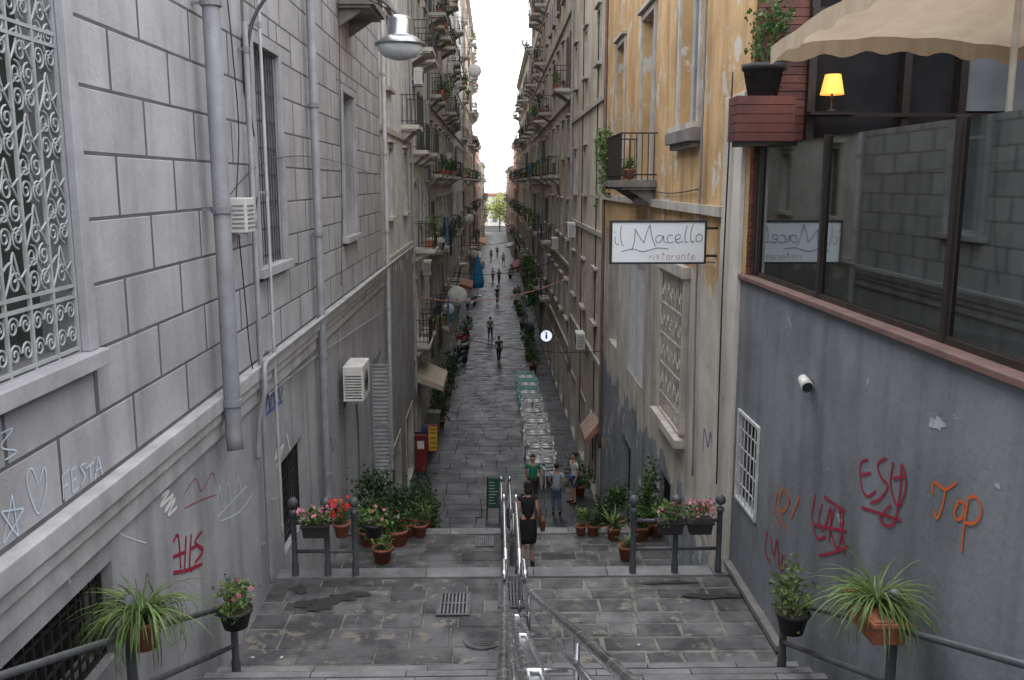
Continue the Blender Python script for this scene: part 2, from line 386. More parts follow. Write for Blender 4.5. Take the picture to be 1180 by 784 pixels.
# ---------------------------------------------------------------- LEFT: grey rusticated building
BH=.004
LB=thing('grey_building','grey building of raised rectangular blocks lining the left of the stairs, windows with iron grilles','building',(XL,10,5))
W1=(4.5,6.78,10.15,14.2); W2=(12.0,13.4,10.3,13.15); W3=(18.95,20.4,10.3,13.2)
C1=(5.2,7.0,7.6,8.4); C2=(12.75,14.25,6.0,7.4); D1=(22.35,24.6,3.7,6.9)
ZT=17.5
holes=[W1,W2,W3,C1,C2,D1]
m=MB(); facade(m,XL,1,-7,25.3,-1.5,ZT,holes,.3,9)
m.build('wall',mGreyS,LB)
avoid=[(a-.17,b+.17,c-.15,d+.2) for a,b,c,d in (W1,W2,W3)]
m=MB()
for a,b,c,d in cells(-7,25.28,9.1,ZT-.3,avoid): m.face([(XL+.003,a,c),(XL+.003,b,c),(XL+.003,b,d),(XL+.003,a,d)])
m.build('block_joints',mJoint,LB)
m=MB(); ch=.5; z=9.12; r=0
def block(mb,y0,y1,z0,z1,X,s,h=BH,g=.013,v=None):
    gy=.017+.0012*max(0,y0)
    y0+=gy;y1-=gy;z0+=g;z1-=g
    if y1-y0<.06 or z1-z0<.06: return
    x1=X+s*h; c=.005
    vs=[(X,y0,z0),(X,y1,z0),(X,y1,z1),(X,y0,z1),(x1,y0+c,z0+c),(x1,y1-c,z0+c),(x1,y1-c,z1-c),(x1,y0+c,z1-c)]
    mb.raw(vs,[(4,5,6,7)]+[(i,(i+1)%4,4+(i+1)%4,4+i) for i in range(4)],v)
while z<ZT-.4:
    y=-7+(0.68 if r%2 else 0)-.3
    while y<25.2:
        ww=1.36; v=random.random()
        a,b=max(y,-7),min(y+ww,25.25)
        segs=[(a,b,z,z+ch)]
        for hh in avoid:
            ns=[]
            for q in segs: ns+= list(cells(q[0],q[1],q[2],q[3],[hh])) if (q[0]<hh[1] and q[1]>hh[0] and q[2]<hh[3] and q[3]>hh[2]) else [q]
            segs=ns
        for q in segs: block(m,*q,XL+.003,1,v=v)
        y+=ww
    z+=ch; r+=1
m.build('stone_blocks',mGrey,LB)
m=MB()
m.box(XL,XL+.13,-7,25.3,8.93,9.1,.5); m.box(XL,XL+.09,-7,25.3,8.8,8.93,.5); m.box(XL,XL+.05,-7,25.3,8.6,8.8,.5); m.build('cornice',mLedge,LB,bevel=.012)
m=MB(); m.box(XL,XL+.2,-7,25.3,ZT-.3,ZT-.02,.5); m.build('cornice',mLedge,LB)
def scroll(mb,X,cy,cz,r,d=1,t0=0,turns=1.6,th=.008):
    pts=[]
    for i in range(22):
        t=i/21; a=t0+d*t*turns*2*math.pi; q=r*(1-.82*t); pts.append((X,cy+q*math.cos(a),cz+q*math.sin(a)))
    mb.tube(pts,th,5)
for h,kind in ((W1,'ornate'),(W2,'bars'),(W3,'plain')):
    wo=window(LB,XL,1,h,.3,'plain',fm=mShutM if kind=='ornate' else mShut,trim=None,pane=mPane if kind!='plain' else mPaneL)
    t=MB(); a,b,c,d=h; t.box(XL+.002,XL+.07,a-.15,a,c,d+.15,.5); t.box(XL+.002,XL+.07,b,b+.15,c,d+.15,.5); t.box(XL+.002,XL+.07,a,b,d,d+.15,.5); t.box(XL+.002,XL+.13,a-.2,b+.2,c-.13,c-.002,.5)
    t.build('window_surround',mTrimG,LB,bevel=.008)
    gr=MB(); X=XL-.02
    if kind=='bars':
        y=a+.08
        while y<b: gr.tube([(X,y,c),(X,y,d)],.011,6); y+=.14
        z=c+.1
        while z<d: gr.box(X-.02,X-.01,a,b,z,z+.03); z+=.36
        gr.build('grille',mGrIron,wo)
    elif kind=='ornate':
        ny=7; pw=(b-a)/ny
        for i in range(ny+1): gr.box(X-.011,X+.011,a+i*pw-.012,a+i*pw+.012,c,d)
        for z in (c+.03,c+.42,c+.5,c+2.2,c+2.28,d-.05): gr.box(X-.012,X+.012,a,b,z-.012,z+.012)
        for i in range(ny):
            cy=a+(i+.5)*pw; hp=pw/2
            for z in (c+.14,c+.32):
                scroll(gr,X,cy-hp*.5,z,hp*.44,1,0,th=.008); scroll(gr,X,cy+hp*.5,z,hp*.44,-1,math.pi,th=.008)
            z=c+.60; kk=0
            while z<d-.2:
                if abs(z-(c+2.24))>.12:
                    if (kk+i)%2:
                        scroll(gr,X,cy-hp*.5,z,hp*.48,1,-1.57,th=.008); scroll(gr,X,cy+hp*.5,z,hp*.48,-1,-1.57,th=.008)
                        scroll(gr,X,cy-hp*.5,z+.16,hp*.48,-1,1.57,th=.008); scroll(gr,X,cy+hp*.5,z+.16,hp*.48,1,1.57,th=.008)
                    else:
                        gr.tube(catmull([(X,cy-hp*.9,z-.08),(X,cy-hp*.35,z+.05),(X,cy,z+.2),(X,cy+hp*.35,z+.05),(X,cy+hp*.9,z-.08)],4),.009,5)
                        scroll(gr,X,cy,z+.0,hp*.5,1,0,1.4,.008)
                    gr.tube(catmull([(X,cy-hp*.95,z+.08),(X,cy-hp*.3,z+.14),(X,cy,z+.08),(X,cy+hp*.3,z+.02),(X,cy+hp*.95,z+.08)],3),.008,5)
                z+=.30; kk+=1
        gr.build('grille',mGrilleG,wo)
        cu=MB(); n=24
        for i in range(n):
            y=a+.1+(b-a-.2)*i/n; y2=a+.1+(b-a-.2)*(i+1)/n
            cu.face([(XL-.225+.02*(i%2),y,c+.05),(XL-.225+.02*((i+1)%2),y2,c+.05),(XL-.225+.02*((i+1)%2),y2,d-.05),(XL-.225+.02*(i%2),y,d-.05)])
        cu.build('curtain',M('green_curtain',(.05,.07,.055),(.03,.045,.035),4,.9),wo)
def cellar(par,h,X,s,mat=mIron,p=.13):
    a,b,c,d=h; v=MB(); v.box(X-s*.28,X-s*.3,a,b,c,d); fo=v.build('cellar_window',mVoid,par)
    q=MB(); y=a+p/2
    while y<b: q.box(X-s*.12,X-s*.10,y-.009,y+.009,c,d); y+=p
    z=c+p
    while z<d: q.box(X-s*.125,X-s*.105,a,b,z-.009,z+.009); z+=p*1.3
    frame_boxes(q,X-s*.13,X-s*.09,a,b,c,d,.03); q.build('grille',mat,fo)
cellar(LB,C1,XL,1); cellar(LB,C2,XL,1)
m=MB(); frame_boxes(m,XL-.09,XL-.02,D1[0],D1[1],D1[2],D1[3],.06); do=m.build('shuttered_door',mShutM,LB)
m=MB(); n=3; wd=(D1[1]-D1[0]-.12)/n
for i in range(n): louver(m,XL-.08,XL-.03,D1[0]+.06+i*wd+.005,D1[0]+.06+(i+1)*wd-.005,D1[2]+.06,D1[3]-.06,.09)
m.build('shutter',mShutM,do)
m=MB(); ya=D1[0]-.05; xa,xb=XL+.02,XL+.46; za,zb=3.75,6.95
m.box(xa,xa+.05,ya-.025,ya+.025,za,zb); m.box(xb-.05,xb,ya-.025,ya+.025,za,zb)
for zz in (za,(za+zb)/2,zb-.06): m.box(xa+.05,xb-.05,ya-.025,ya+.025,zz,zz+.06)
z=za+.08
while z<zb-.1: m.face([(xa+.05,ya-.02,z),(xb-.05,ya-.02,z),(xb-.05,ya+.02,z+.06),(xa+.05,ya+.02,z+.06)],.4); z+=.1
m.build('shutter',mShutM,do)
balcony(LB,XL,1,18.8,20.6,15.0,.75)
def graf(strokes,side,w,mat,label,off=.004,base=None,cat='graffiti'):
    mb=MB(); X=XL if side=='L' else XR; X=base if base is not None else X; nrm=(1,0,0) if side=='L' else (-1,0,0)
    for k,s_ in enumerate(strokes):
        P=[PX(a,b,X) for a,b in s_]; ribbon(mb,catmull([tuple(p) for p in P],6),w,nrm,off+k*.0011)
    return tag(mb.build('graffiti',mat),label,cat)
BK=XL+.003+BH
graf([[(199,625),(205,618),(208,655)],[(199,642),(214,636)],[(214,618),(212,660)],[(220,615),(218,655),(224,652)],[(219,633),(227,628)],[(232,612),(224,625),(233,634),(224,648)],[(199,660),(215,657),(232,650)]],'L',.035,mSprR,'red spray tag low on the grey left wall above the near railing')
graf([[(186,572),(194,566),(184,584),(199,570),(189,590),(201,575),(193,594),(203,584)]],'L',.03,mSprW,'short white zigzag scribble on the grey left wall')
graf([[(3,626),(8,600),(13,570)],[(13,570),(17,595),(20,618)],[(20,618),(10,605),(0,590)],[(0,590),(12,588),(26,586)],[(26,586),(15,606),(3,626)]],'L',.013,mSprP,'pale blue chalk star on the near grey wall',base=BK)
graf([[(44,560),(36,540),(30,550),(34,572),(44,592),(52,560),(50,538),(44,556)]],'L',.013,mSprP,'pale blue chalk heart beside the star',base=BK)
graf([[(73,576),(72,562),(71,548)],[(71,548),(79,541)],[(72,562),(78,557)],[(87,538),(81,542)],[(81,542),(83,568)],[(83,568),(89,562)],[(82,555),(87,550)],[(97,534),(91,538),(96,548),(92,560)],[(97,540),(107,532)],[(102,536),(103,556)],[(107,554),(111,526)],[(111,526),(116,547)],[(108,543),(114,538)]],'L',.014,mSprP,'pale letters FESTA chalked on the grey wall',base=BK)
graf([[(306,474),(308,450),(311,470),(314,446),(316,466)],[(318,462),(320,442),(322,460),(325,446)],[(303,480),(315,470),(325,462)]],'L',.05,mSprB,'blue tag on the wall below the ledge by the thin pipe',off=.006)
graf([[(250,575),(253,560),(257,585),(262,556),(266,580)],[(270,575),(274,552),(279,574)],[(250,596),(284,560)],[(255,600),(275,590),(290,570)]],'L',.018,mSprP,'faint pale scrawl low on the grey wall in the middle')
graf([[(378,520),(381,505),(383,520),(386,506)]],'L',.04,mSprB,'small dark blue tag near the third pipe')
graf([[(212,570),(225,552),(232,566),(244,545),(249,560)],[(212,586),(230,577),(248,570)]],'L',.01,mSprR,'thin red scrawl on the grey wall above the white scribble')
graf([[(118,598),(140,616),(168,626)]],'L',.01,mSprW,'thin white scratch line on the grey wall near the railing')
graf([[(77,646),(80,672)]],'L',.028,mSprW,'white paint dash above the near cellar window')
graf([[(0,500),(14,494),(0,515),(18,520),(5,530)]],'L',.012,mSprP,'pale blue squiggle at the far left of the picture',base=BK)
graf([[(318,520),(322,508),(316,530),(326,512),(318,538)],[(330,500),(334,520)]],'L',.045,mSprW,'white smear left of the dark cellar opening',off=.006)
def pipe(px,pyt,pyb,r,mat,label,off=None,zt=None,zb=None,name='drainpipe'):
    off=off or r+.04; X=XL+.035+off; a=PX(px,(pyt+pyb)/2,X); y=a.y
    z1=zt if zt is not None else PX(px,pyt,X).z; z0=zb if zb is not None else PX(px,pyb,X).z
    t=thing(name,label,'pipe',(X,y,z0)); p=MB()
    p.tube([(X,y,z1),(X,y,z0+.3),(X,y,z0+.14),(X+.02,y-.04,z0)],r,14); p.build('pipe_run',mat,t,True)
    zc=z0+.5
    while zc<z1:
        c=MB(); c.lathe((X,y,zc),[(r,0),(r*1.25,0),(r*1.25,.07),(r,.07)],14); c.box(XL,X,y-.015,y+.015,zc+.02,zc+.05); c.build('pipe_clamp',mat,t); zc+=2.1
    return X,y
pipe(256,0,497,.09,mPipe,'thick grey drainpipe nearest on the left wall, ending at the ledge',zt=17.3,zb=8.48,off=.17)
pipe(303,250,688,.032,mPipe,'thin grey pipe running down the grey wall to the first landing',zt=13.3)
pipe(312,0,640,.022,mPipeL,'narrow pale conduit beside the thin grey pipe',zt=16,off=.09)
pipe(368,0,600,.07,mPipe,'long grey drainpipe in the middle of the grey wall',zt=17.3)
pipe(446,0,560,.06,mPipeL,'pale drainpipe at the far end of the block-faced wall',zt=17.3)
m=MB(); X=XL+.19; m.tube([(X,11.5,9.16),(X,18,9.15),(X,25,9.17),(X,33,9.15)],.03,10); tag(m.build('ledge_pipe',mPipeL,None,True),'pale pipe running level along the ledge of the left wall','pipe')
def cable(pts,r,label,mat=mBlack,name='cable'):
    m=MB(); m.tube(catmull(pts,8),r,5); return tag(m.build(name,mat,None,True),label,'cable' if name=='cable' else 'pipe')
def wallp(px,py,o=.03):
    return tuple(PX(px,py,XL+.035+o))
cable([(XL+.19,11.5,9.16),(XL+.2,11.3,9.1),(XL+.2,11.25,8.8),(XL+.1,11.3,8.4),(XL+.05,11.35,7.9)],.03,'bent pale pipe end where the ledge pipe turns down',mPipeL,'pipe_elbow')
cable([wallp(262,0),wallp(268,60),wallp(275,150),wallp(272,230)],.008,'black cable dropping to the small white box')
cable([wallp(285,40),wallp(288,120),wallp(298,200),wallp(290,262),wallp(275,268)],.008,'loose black cable looping beside the white box')
cable([wallp(275,270),wallp(282,340),wallp(290,420),wallp(300,438)],.008,'thin cable from the white box down to the ledge')
cable([wallp(262,228),wallp(300,190),wallp(350,180),wallp(400,190),wallp(440,205)],.006,'cable crossing the block wall sideways')
cable([wallp(310,455),wallp(340,430),wallp(380,400),wallp(440,360)],.012,'cable clipped below the ledge',mPipeL)
cable([wallp(411,466,.3),wallp(413,500,.15),wallp(414,540,.1),wallp(415,570,.05)],.025,'grey hose dropping from the air conditioner',mPipe)
cable([wallp(390,0),wallp(392,110),wallp(394,250),wallp(393,330)],.008,'thin black cable hanging between the middle pipe and plain window')
p=PX(275,248,XL+.1); t=thing('meter_box','small white ventilation box with slots on the left wall beside the thick pipe','box',(XL+.04,p.y,p.z-.2))
m=MB(); m.box(XL+.04,XL+.24,p.y-.18,p.y+.18,p.z-.2,p.z+.2); m.build('case',mWhiteP,t,bevel=.01)
m=MB()
for i in range(6): m.box(XL+.24,XL+.246,p.y-.14,p.y+.14,p.z-.15+i*.05,p.z-.13+i*.05)
for i in range(6): m.box(XL+.07,XL+.21,p.y-.186,p.y-.18,p.z-.15+i*.05,p.z-.13+i*.05)
m.build('vent_slots',mPipe,t)
def aircon(X,s,y,z,label,w=.8,h=.6,d=.32,grp='air conditioning units on the walls'):
    x0=X+s*.12; t=thing('air_conditioner',label,'air conditioner',(x0,y,z),group=grp)
    m=MB(); m.box(x0,x0+s*d,y-w/2,y+w/2,z,z+h); m.build('case',mWhiteP,t,bevel=.015)
    m=MB(); xf=x0+s*(d+.002)
    m.lathe((xf,y-.08,z+h/2),[(.0,0),(.04,.01*s),(.04,.0)],12,'X')
    for k in range(5):
        r=.06+k*.042; m.tube([(xf+s*.004,y-.08+r*math.cos(a/20*6.283),z+h/2+r*math.sin(a/20*6.283)) for a in range(21)],.005,4)
    m.build('fan_guard',mIron,t)
    m=MB()
    for i in range(9): m.box(x0+s*.04,x0+s*(d-.04),y-w/2-.006,y-w/2,z+.06+i*.055,z+.08+i*.055)
    m.build('side_vents',mSteelD,t)
    for q in (-w*.35,w*.35):
        m=MB(); m.box(X,x0+s*d,y+q-.015,y+q+.015,z-.035,z-.003); m.box(X,X+s*.03,y+q-.014,y+q+.014,z-.3,z-.035); m.build('bracket',mSteelD,t)
p=PX(410,440,XL+.3); aircon(XL,1,p.y,p.z-.3,'white air conditioner hung on the grey wall above the shuttered door',.95,.7,.4)
t=thing('street_lamp','round white street lamp hanging from a curved arm off the grey wall','street lamp',(XL,11.7,13.0))
lx,ly=PY(461,50,11.7).x,11.7; lz=PY(461,50,11.7).z
m=MB(); m.tube(catmull([(XL+.05,ly,lz-.3),(XL+.15,ly,lz+.25),(XL+.45,ly,lz+.62),(XL+1.0,ly,lz+.72),(lx-.3,ly,lz+.55),(lx-.05,ly,lz+.36),(lx,ly,lz+.3)],8),.022,10); m.build('arm',mGrIron,t,True)
m=MB(); m.box(XL+.035,XL+.07,ly-.06,ly+.06,lz-.6,lz+.1); m.build('wall_plate',mGrIron,t)
m=MB(); m.lathe((lx,ly,lz),[(0,.32),(.12,.32),(.15,.27),(.15,.1),(.2,.07),(.31,.0),(.315,-.03),(.29,-.03),(.16,.05),(0,.05)],28); m.build('lamp_housing',mSteelD,t,True)
m=MB(); m.lathe((lx,ly,lz),[(.285,-.032),(.27,-.09),(.2,-.16),(.1,-.195),(0,-.2)],28); m.build('lamp_glass',M('milky_glass',(.6,.62,.62),None,4,.25,bump=0),t,True)
cable([(XL+.05,11.7,14.2),(-2.2,11.7,13.9),(lx,ly,lz+.34)],.008,'thin stay wire above the street lamp')
# ---------------------------------------------------------------- other buildings
def pm(name,c,st=.5,peel=None): return M(name,c,tuple(q*.68 for q in c),.7,.85,streak=min(.8,st+.2),bump=.25,peel=peel or (tuple(q*.6 for q in c),.60,1.1))
BAL=[]; ORDN=['first','second','third','fourth','fifth','sixth','seventh','eighth','ninth','tenth','eleventh']
def row(label,short,side,y0,y1,ztop,mat,bays,balc=.5,fl=3.7,zf=4.4,wh=2.2,ww=1.1,rnd=1,styles=('plain','closed','open','plain'),slabs=None,X=None):
    s=1 if side=='L' else -1; X=X if X is not None else (XL if side=='L' else XR); rs=random.Random(rnd)
    t=thing('apartment_building',label,'building',(X,(y0+y1)/2,-1))
    n=bays; pw=(y1-y0)/n; H=[]; far=y0>60
    zlim=11.4+.235*y1+1.2; k=0; z=zf; slabm=rs.choice(slabs or [mPale,mStone,mPale])
    colbal=[rs.random()<balc for _ in range(n)]
    while z+wh<ztop-.6 and z<zlim:
        for i in range(n):
            c=y0+(i+.5)*pw; bal=colbal[i] if rs.random()<.85 else not colbal[i]
            H.append((c-ww/2,c+ww/2,z+(0 if bal else .8),z+wh+(.2),bal,rs.choice(styles),k,i))
        z+=fl; k+=1
    G=[]
    for i in range(n):
        c=y0+(i+.5)*pw; g0=gz(c)+.02; G.append((c-pw*.3,c+pw*.3,g0,g0+2.7))
    m=MB(); facade(m,X,s,y0,y1,-1.5,ztop,H+G,.22,9); m.build('wall',mat,t)
    zc=zf-.5
    while zc<min(ztop-1,zlim):
        m=MB(); m.box(X+s*.002,X+s*.08,y0,y1,zc,zc+.16,.5); m.build('string_course',mStone,t); zc+=fl*(2 if rs.random()<.4 else 1)
    m=MB(); m.box(X+s*.002,X+s*.35,y0,y1,ztop-.35,ztop-.1,.5); m.box(X+s*.002,X+s*.22,y0,y1,ztop-.6,ztop-.35,.5)
    m.build('cornice',mStone,t)
    for h in H:
        window(t,X,s,h,.22,h[5],fm=rs.choice([mShut,mShutB,mWhiteP]),sm=rs.choice([mShut,mShutG,mShutB,mShut]),trim=mStone if not far else (mStone if rs.random()<.5 else None),pane=rs.choice([mPane,mPane,mPaneL]),far=far)
        if h[4]:
            balcony(t,X,s,h[0]-.4,h[1]+.4,h[2],rs.choice([.6,.75,.85]),p=.14 if y0<60 else .25,sm=slabm)
            BAL.append((X,s,h[0]-.4,h[1]+.4,h[2],short,h[6],h[7]))
    for g_ in G:
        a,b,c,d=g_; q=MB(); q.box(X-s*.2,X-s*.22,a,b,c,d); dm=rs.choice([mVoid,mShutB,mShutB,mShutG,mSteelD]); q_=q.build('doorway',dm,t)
        e=MB(); frame_boxes(e,X-s*.19,X+s*.03,a,b,c,d,.08); e.build('door_frame',mStone,q_)
    return t
row('narrow pale building with grey lower wall just past the block-faced one on the left','pale narrow building','L',25.3,34.2,22,M('white_over_grey',(.66,.67,.68),(.55,.56,.57),1,.8,streak=.5,bands=[(8.8,(.33,.34,.36))]),2,0,zf=9.6,rnd=2,wh=2.6,styles=('plain',))
OB=thing('ochre_building','ochre and pale peeling building on the right beyond the restaurant terrace','building',(XR,20,4))
Z=[(15.5,17.1,12.4,15.6,'plain'),(19.9,21.5,11.5,15.0,'plain'),(24.4,25.8,11.9,15.0,'plain'),(16.0,18.0,6.95,9.65,'grille'),(20.5,23.0,6.7,9.5,'closed'),(25.0,26.8,6.8,9.5,'plain'),(16.9,18.0,4.7,5.6,'cellar'),(22.0,23.6,2.2,4.8,'door')]
m=MB(); facade(m,XR,-1,12.45,28.4,-1.5,19.5,Z,.25,9); m.build('wall',mOchre,OB)
m=MB(); m.box(XR-.07,XR-.002,12.45,13.45,4,12.6,.5); m.build('corner_pilaster',mPale,OB,bevel=.01)
for q_ in ((.1,10.9,11.05,13.46),(.12,17.6,17.8,13.46),(.4,19.1,19.45,12.5)): m=MB(); m.box(XR-q_[0],XR-.002,q_[3],28.4,q_[1],q_[2],.5); m.build('cornice',mStone,OB)
for a,b,c,d,k in Z:
    if k in('plain','closed'): window(OB,XR,-1,(a,b,c,d),.25,k,trim=mStone if d<16 and k=='plain' and c>10 else None,fm=mShut,pane=mPaneL if c>10 else mPane,sm=mShut)
    if k=='plain' and c>12:
        q=MB(); q.box(XR-.22,XR-.003,a-.25,b+.25,c-.32,c-.11,.5); q.box(XR-.14,XR-.003,a-.15,b+.15,c-.42,c-.32,.5); q.build('window_ledge',mDarkStone,OB,bevel=.01)
    if k=='grille':
        wo=window(OB,XR,-1,(a,b,c,d),.25,'plain',fm=mWhiteP,pane=mPaneL)
        q=MB(); X=XR-.06; frame_boxes(q,X-.02,X+.02,a-.08,b+.08,c-.08,d+.08,.05)
        y=a
        while y<b+.05: q.tube([(X,y,c),(X,y,d)],.012,5); y+=.2
        for z in (c+.3,c+.9,c+1.5,c+2.1): q.box(X-.01,X+.01,a,b,z,z+.03)
        for i in range(5):
            for z in (c+.6,c+1.2,c+1.8,c+2.4): scroll(q,X,a+.2+i*.4,z,.14,1 if i%2 else -1,0)
        q.build('grille',M('pale_rusty_iron',(.62,.59,.53),(.42,.36,.3),6,.6),wo)
        q=MB(); q.box(XR-.1,XR-.002,a-.25,a-.1,c,d+.1,.5); q.box(XR-.1,XR-.002,b+.1,b+.25,c,d+.1,.5); q.box(XR-.14,XR-.002,a-.3,b+.3,d+.1,d+.3,.5); q.box(XR-.2,XR-.002,a-.3,b+.3,c-.25,c-.1,.5); q.build('window_surround',mStone,wo)
    if k=='cellar': cellar(OB,(a,b,c,d),XR,-1)
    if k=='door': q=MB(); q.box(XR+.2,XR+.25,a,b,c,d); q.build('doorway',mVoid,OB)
balcony(OB,XR,-1,19.3,22.1,11.45,.8,p=.12)
row('tall plain beige building with stained plaster beyond the ochre one','plain beige building','R',28.4,40.5,34,pm('beige_plaster',(.68,.60,.48),.5,((.5,.45,.38),.60,1)),3,.25,rnd=4,zf=6,fl=4.2,styles=('plain','closed'),ww=.9)
row('beige and brown building with iron balconies behind the round sign','beige-brown building','R',40.5,58,30,pm('brown_plaster',(.58,.49,.39),.5,((.64,.60,.55),.56,1)),5,.6,rnd=5,slabs=[mDarkStone,mStone])
row('pinkish balconied building in the middle distance on the right','pinkish building','R',58,85,27.5,pm('pink_plaster',(.60,.47,.38),.5),8,.6,rnd=6)
row('cream building in the far right row, lower than its neighbours','far cream building','R',85,119,23.5,pm('cream_plaster',(.66,.59,.49),.4),9,.5,rnd=7,X=3.15)
row('low orange building near the far end on the right','low orange building','R',119,143,17,pm('orange_plaster',(.62,.42,.28),.4),6,.5,rnd=8,X=2.9)
row('last and lowest building on the right before the far trees','last right building','R',143,205,14,pm('far_rose_plaster',(.6,.46,.4),.4),11,.4,rnd=9,X=2.6)
row('tall off-white building with balconies on the left after the pale one','off-white building','L',34.2,43.5,32,pm('offwhite_plaster',(.76,.75,.72),.5,((.5,.47,.44),.64,1.5)),3,.5,rnd=10,zf=5.2)
row('worn cream building with satellite dishes in the left row','worn cream building','L',43.5,65,33,pm('worn_cream',(.70,.65,.57),.55,((.42,.38,.33),.62,1.2)),6,.6,rnd=12)
row('greyish white building with stacked balconies high on the left','greyish white building','L',65,93,34,pm('greyish_white',(.72,.71,.68),.5),8,.65,rnd=13)
row('tan building far down the left row','tan building','L',93,121,30,pm('tan_plaster',(.62,.52,.41),.4),8,.6,rnd=14,X=-2.8)
row('reddish building near the far end on the left','far reddish building','L',121,160,17.5,pm('reddish_plaster',(.6,.38,.3),.4),9,.5,rnd=15,X=-2.5)
row('last building on the left before the far trees','last left building','L',160,205,15,pm('last_cream',(.68,.6,.48),.4),9,.4,rnd=16,X=-2.2)
t=thing('closing_building','small pale building seen behind the trees at the far end of the street','building',(0,246,0))
m=MB(); m.box(-14,14,246,256,-1.3,8,.5); m.build('wall',pm('closing_plaster',(.75,.71,.64),.2),t); m=MB(); m.box(-14.4,14.4,245.6,256.4,8,8.4,.5); m.build('roof',mTerra,t)
for i in range(9):
    for z in (1,4.6):
        m=MB(); m.box(-12.6+i*3,-11.4+i*3,245.93,245.99,z,z+1.8); m.build('window',mPaneL,t)
# ---------------------------------------------------------------- RESTAURANT terrace
RB=thing('restaurant_building','blue-grey walled restaurant with a raised glass-fenced terrace on the right','building',(XR,5,6))
RW=(11.25,12.25,PX(867,597,XR).z,PX(867,484,XR).z)
m=MB(); facade(m,XR,-1,-7,12.44,-1.5,10.1,[RW],.2,8); m.build('wall',mBlue,RB)
fo=MB(); frame_boxes(fo,XR-.03,XR+.06,RW[0],RW[1],RW[2],RW[3],.04); fo=fo.build('window',mWhiteIron,RB)
q=MB(); q.box(XR+.17,XR+.19,RW[0],RW[1],RW[2],RW[3]); q.build('pane',mPane,fo)
q=MB()
for i in range(5): y=RW[0]+.17+i*.165; q.box(XR-.02,XR-.008,y-.008,y+.008,RW[2],RW[3])
for i in range(4): z=RW[2]+(RW[3]-RW[2])*(i+1)/5; q.box(XR-.008,XR+.006,RW[0],RW[1],z,z+.016)
q.build('grille',mWhiteIron,fo)
m=MB(); m.box(XR-.06,XR+.3,-7,12.44,10.103,10.165,.5); m.build('parapet_sill',mSill,RB,bevel=.01)
m=MB(); m.box(XR-.1,XR+.0-.002,9.9,12.4,5.95,6.02); m.build('base_strip',mDarkStone,RB)
m=MB(); z=10.12
while z<15.4: m.box(7.2+U(0,.01),7.5,-6.9,12.3,z+.004,z+.15); z+=.155
m.build('plank_cladding',mWood,RB)
m=MB(); z=10.17
while z<16:
    m.box(XR+.05,4.1,12.30+U(0,.01),12.44,z+.004,z+.1); z+=.105
m.build('plank_end_wall',mWood,RB)
m=MB(); z=14.2
while z<16:
    m.box(4.1,7.2,12.28+U(0,.01),12.44,z+.004,z+.1); z+=.105
m.build('plank_lintel',mWood,RB)
def beam(*a): m=MB(); m.box(*a); m.build('beam',mWoodD,RB)
for x in (4.1,5.35,6.1): beam(x,x+.1,12.2,12.4,10.12,14.2)
beam(4.1,7.2,12.16,12.198,13.5,13.62); beam(4.1,7.2,12.16,12.198,12.25,12.3)
for y in (1.5,4.5,7.5,10.5): beam(7.05,7.19,y,y+.14,10.12,15.4)
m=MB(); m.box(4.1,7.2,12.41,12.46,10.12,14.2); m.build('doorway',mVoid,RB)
m=MB(); m.box(6.21,7.19,12.24,12.3,12.33,13.48); m.build('window_pane',mPaneL,RB)
# planter box of planks on the corner
bt=PY(850,110,11.85); bb=PY(915,163,11.85)
t=thing('plank_planter_box','red-brown plank box under the big dark plant pot at the terrace corner','planter box',((bt.x+bb.x)/2,12.1,bb.z))
m=MB(); z=bb.z; k_=5; hh=(bt.z-bb.z)/k_
for i in range(k_): m.box(bt.x+U(0,.006),bb.x,11.85+U(0,.006),12.29,z+.004,z+hh-.004); z+=hh
m.build('planks',mWood,t)
m=MB(); m.box(bt.x+.06,bb.x-.03,11.9,12.28,bb.z-.06,bb.z+.002); m.build('support_frame',mWoodD,t)
m=MB(); m.box(XR+.08,XR+.16,12.2,12.28,10.166,bb.z-.06); m.build('support_post',mWoodD,t)
gt=thing('glass_windbreak','tall glass windbreak panels between dark posts along the terrace edge','windbreak',(XR+.12,5,10.2))
ys=[12.1,9.75,6.95,4.2,1.4,-1.4]
for a,b in zip(ys,ys[1:]):
    p=MB(); p.face([(XR+.12,b+.05,10.23),(XR+.12,a-.05,10.23),(XR+.12,a-.05,11.88),(XR+.12,b+.05,11.88)]); p.build('glass_panel',mGlass,gt)
for y in ys:
    p=MB(); p.box(XR+.08,XR+.16,y-.035,y+.035,10.166,11.9); p.build('post',mWoodD,gt,bevel=.005)
p=MB(); p.box(XR+.09,XR+.15,-1.4,12.0,10.166,10.22); p.build('bottom_rail',mWoodD,gt)
PXc,PYc=4.55,8.2
pt=thing('terrace_parasol','large cream canvas parasol with hanging edge over the terrace','parasol',(PXc,PYc,10.1))
m=MB(); x0,x1,y0,y1=3.08,5.85,5.6,10.5; zt=13.8; ze=12.88; n=12
E=[]
for (a,b) in (((x0,y0),(x1,y0)),((x1,y0),(x1,y1)),((x1,y1),(x0,y1)),((x0,y1),(x0,y0))):
    for i in range(n): t_=i/n; E.append((a[0]+(b[0]-a[0])*t_,a[1]+(b[1]-a[1])*t_,t_))
R_=8; rows=[]
for r in range(R_+1):
    f=r/R_; rows.append([Vector((PXc+(x-PXc)*f,PYc+(y-PYc)*f,zt+(ze-zt)*f-.18*math.sin(math.pi*f)*math.sin(math.pi*t_)+.12*f*f*math.sin(math.pi*t_)+.012*math.sin(i_*2.1)*f)) for i_,(x,y,t_) in enumerate(E)])
for r in range(R_):
    for i in range(len(E)): j=(i+1)%len(E); m.face([rows[r][i],rows[r][j],rows[r+1][j],rows[r+1][i]],.5)
m.build('canopy',mCanvas,pt,True)
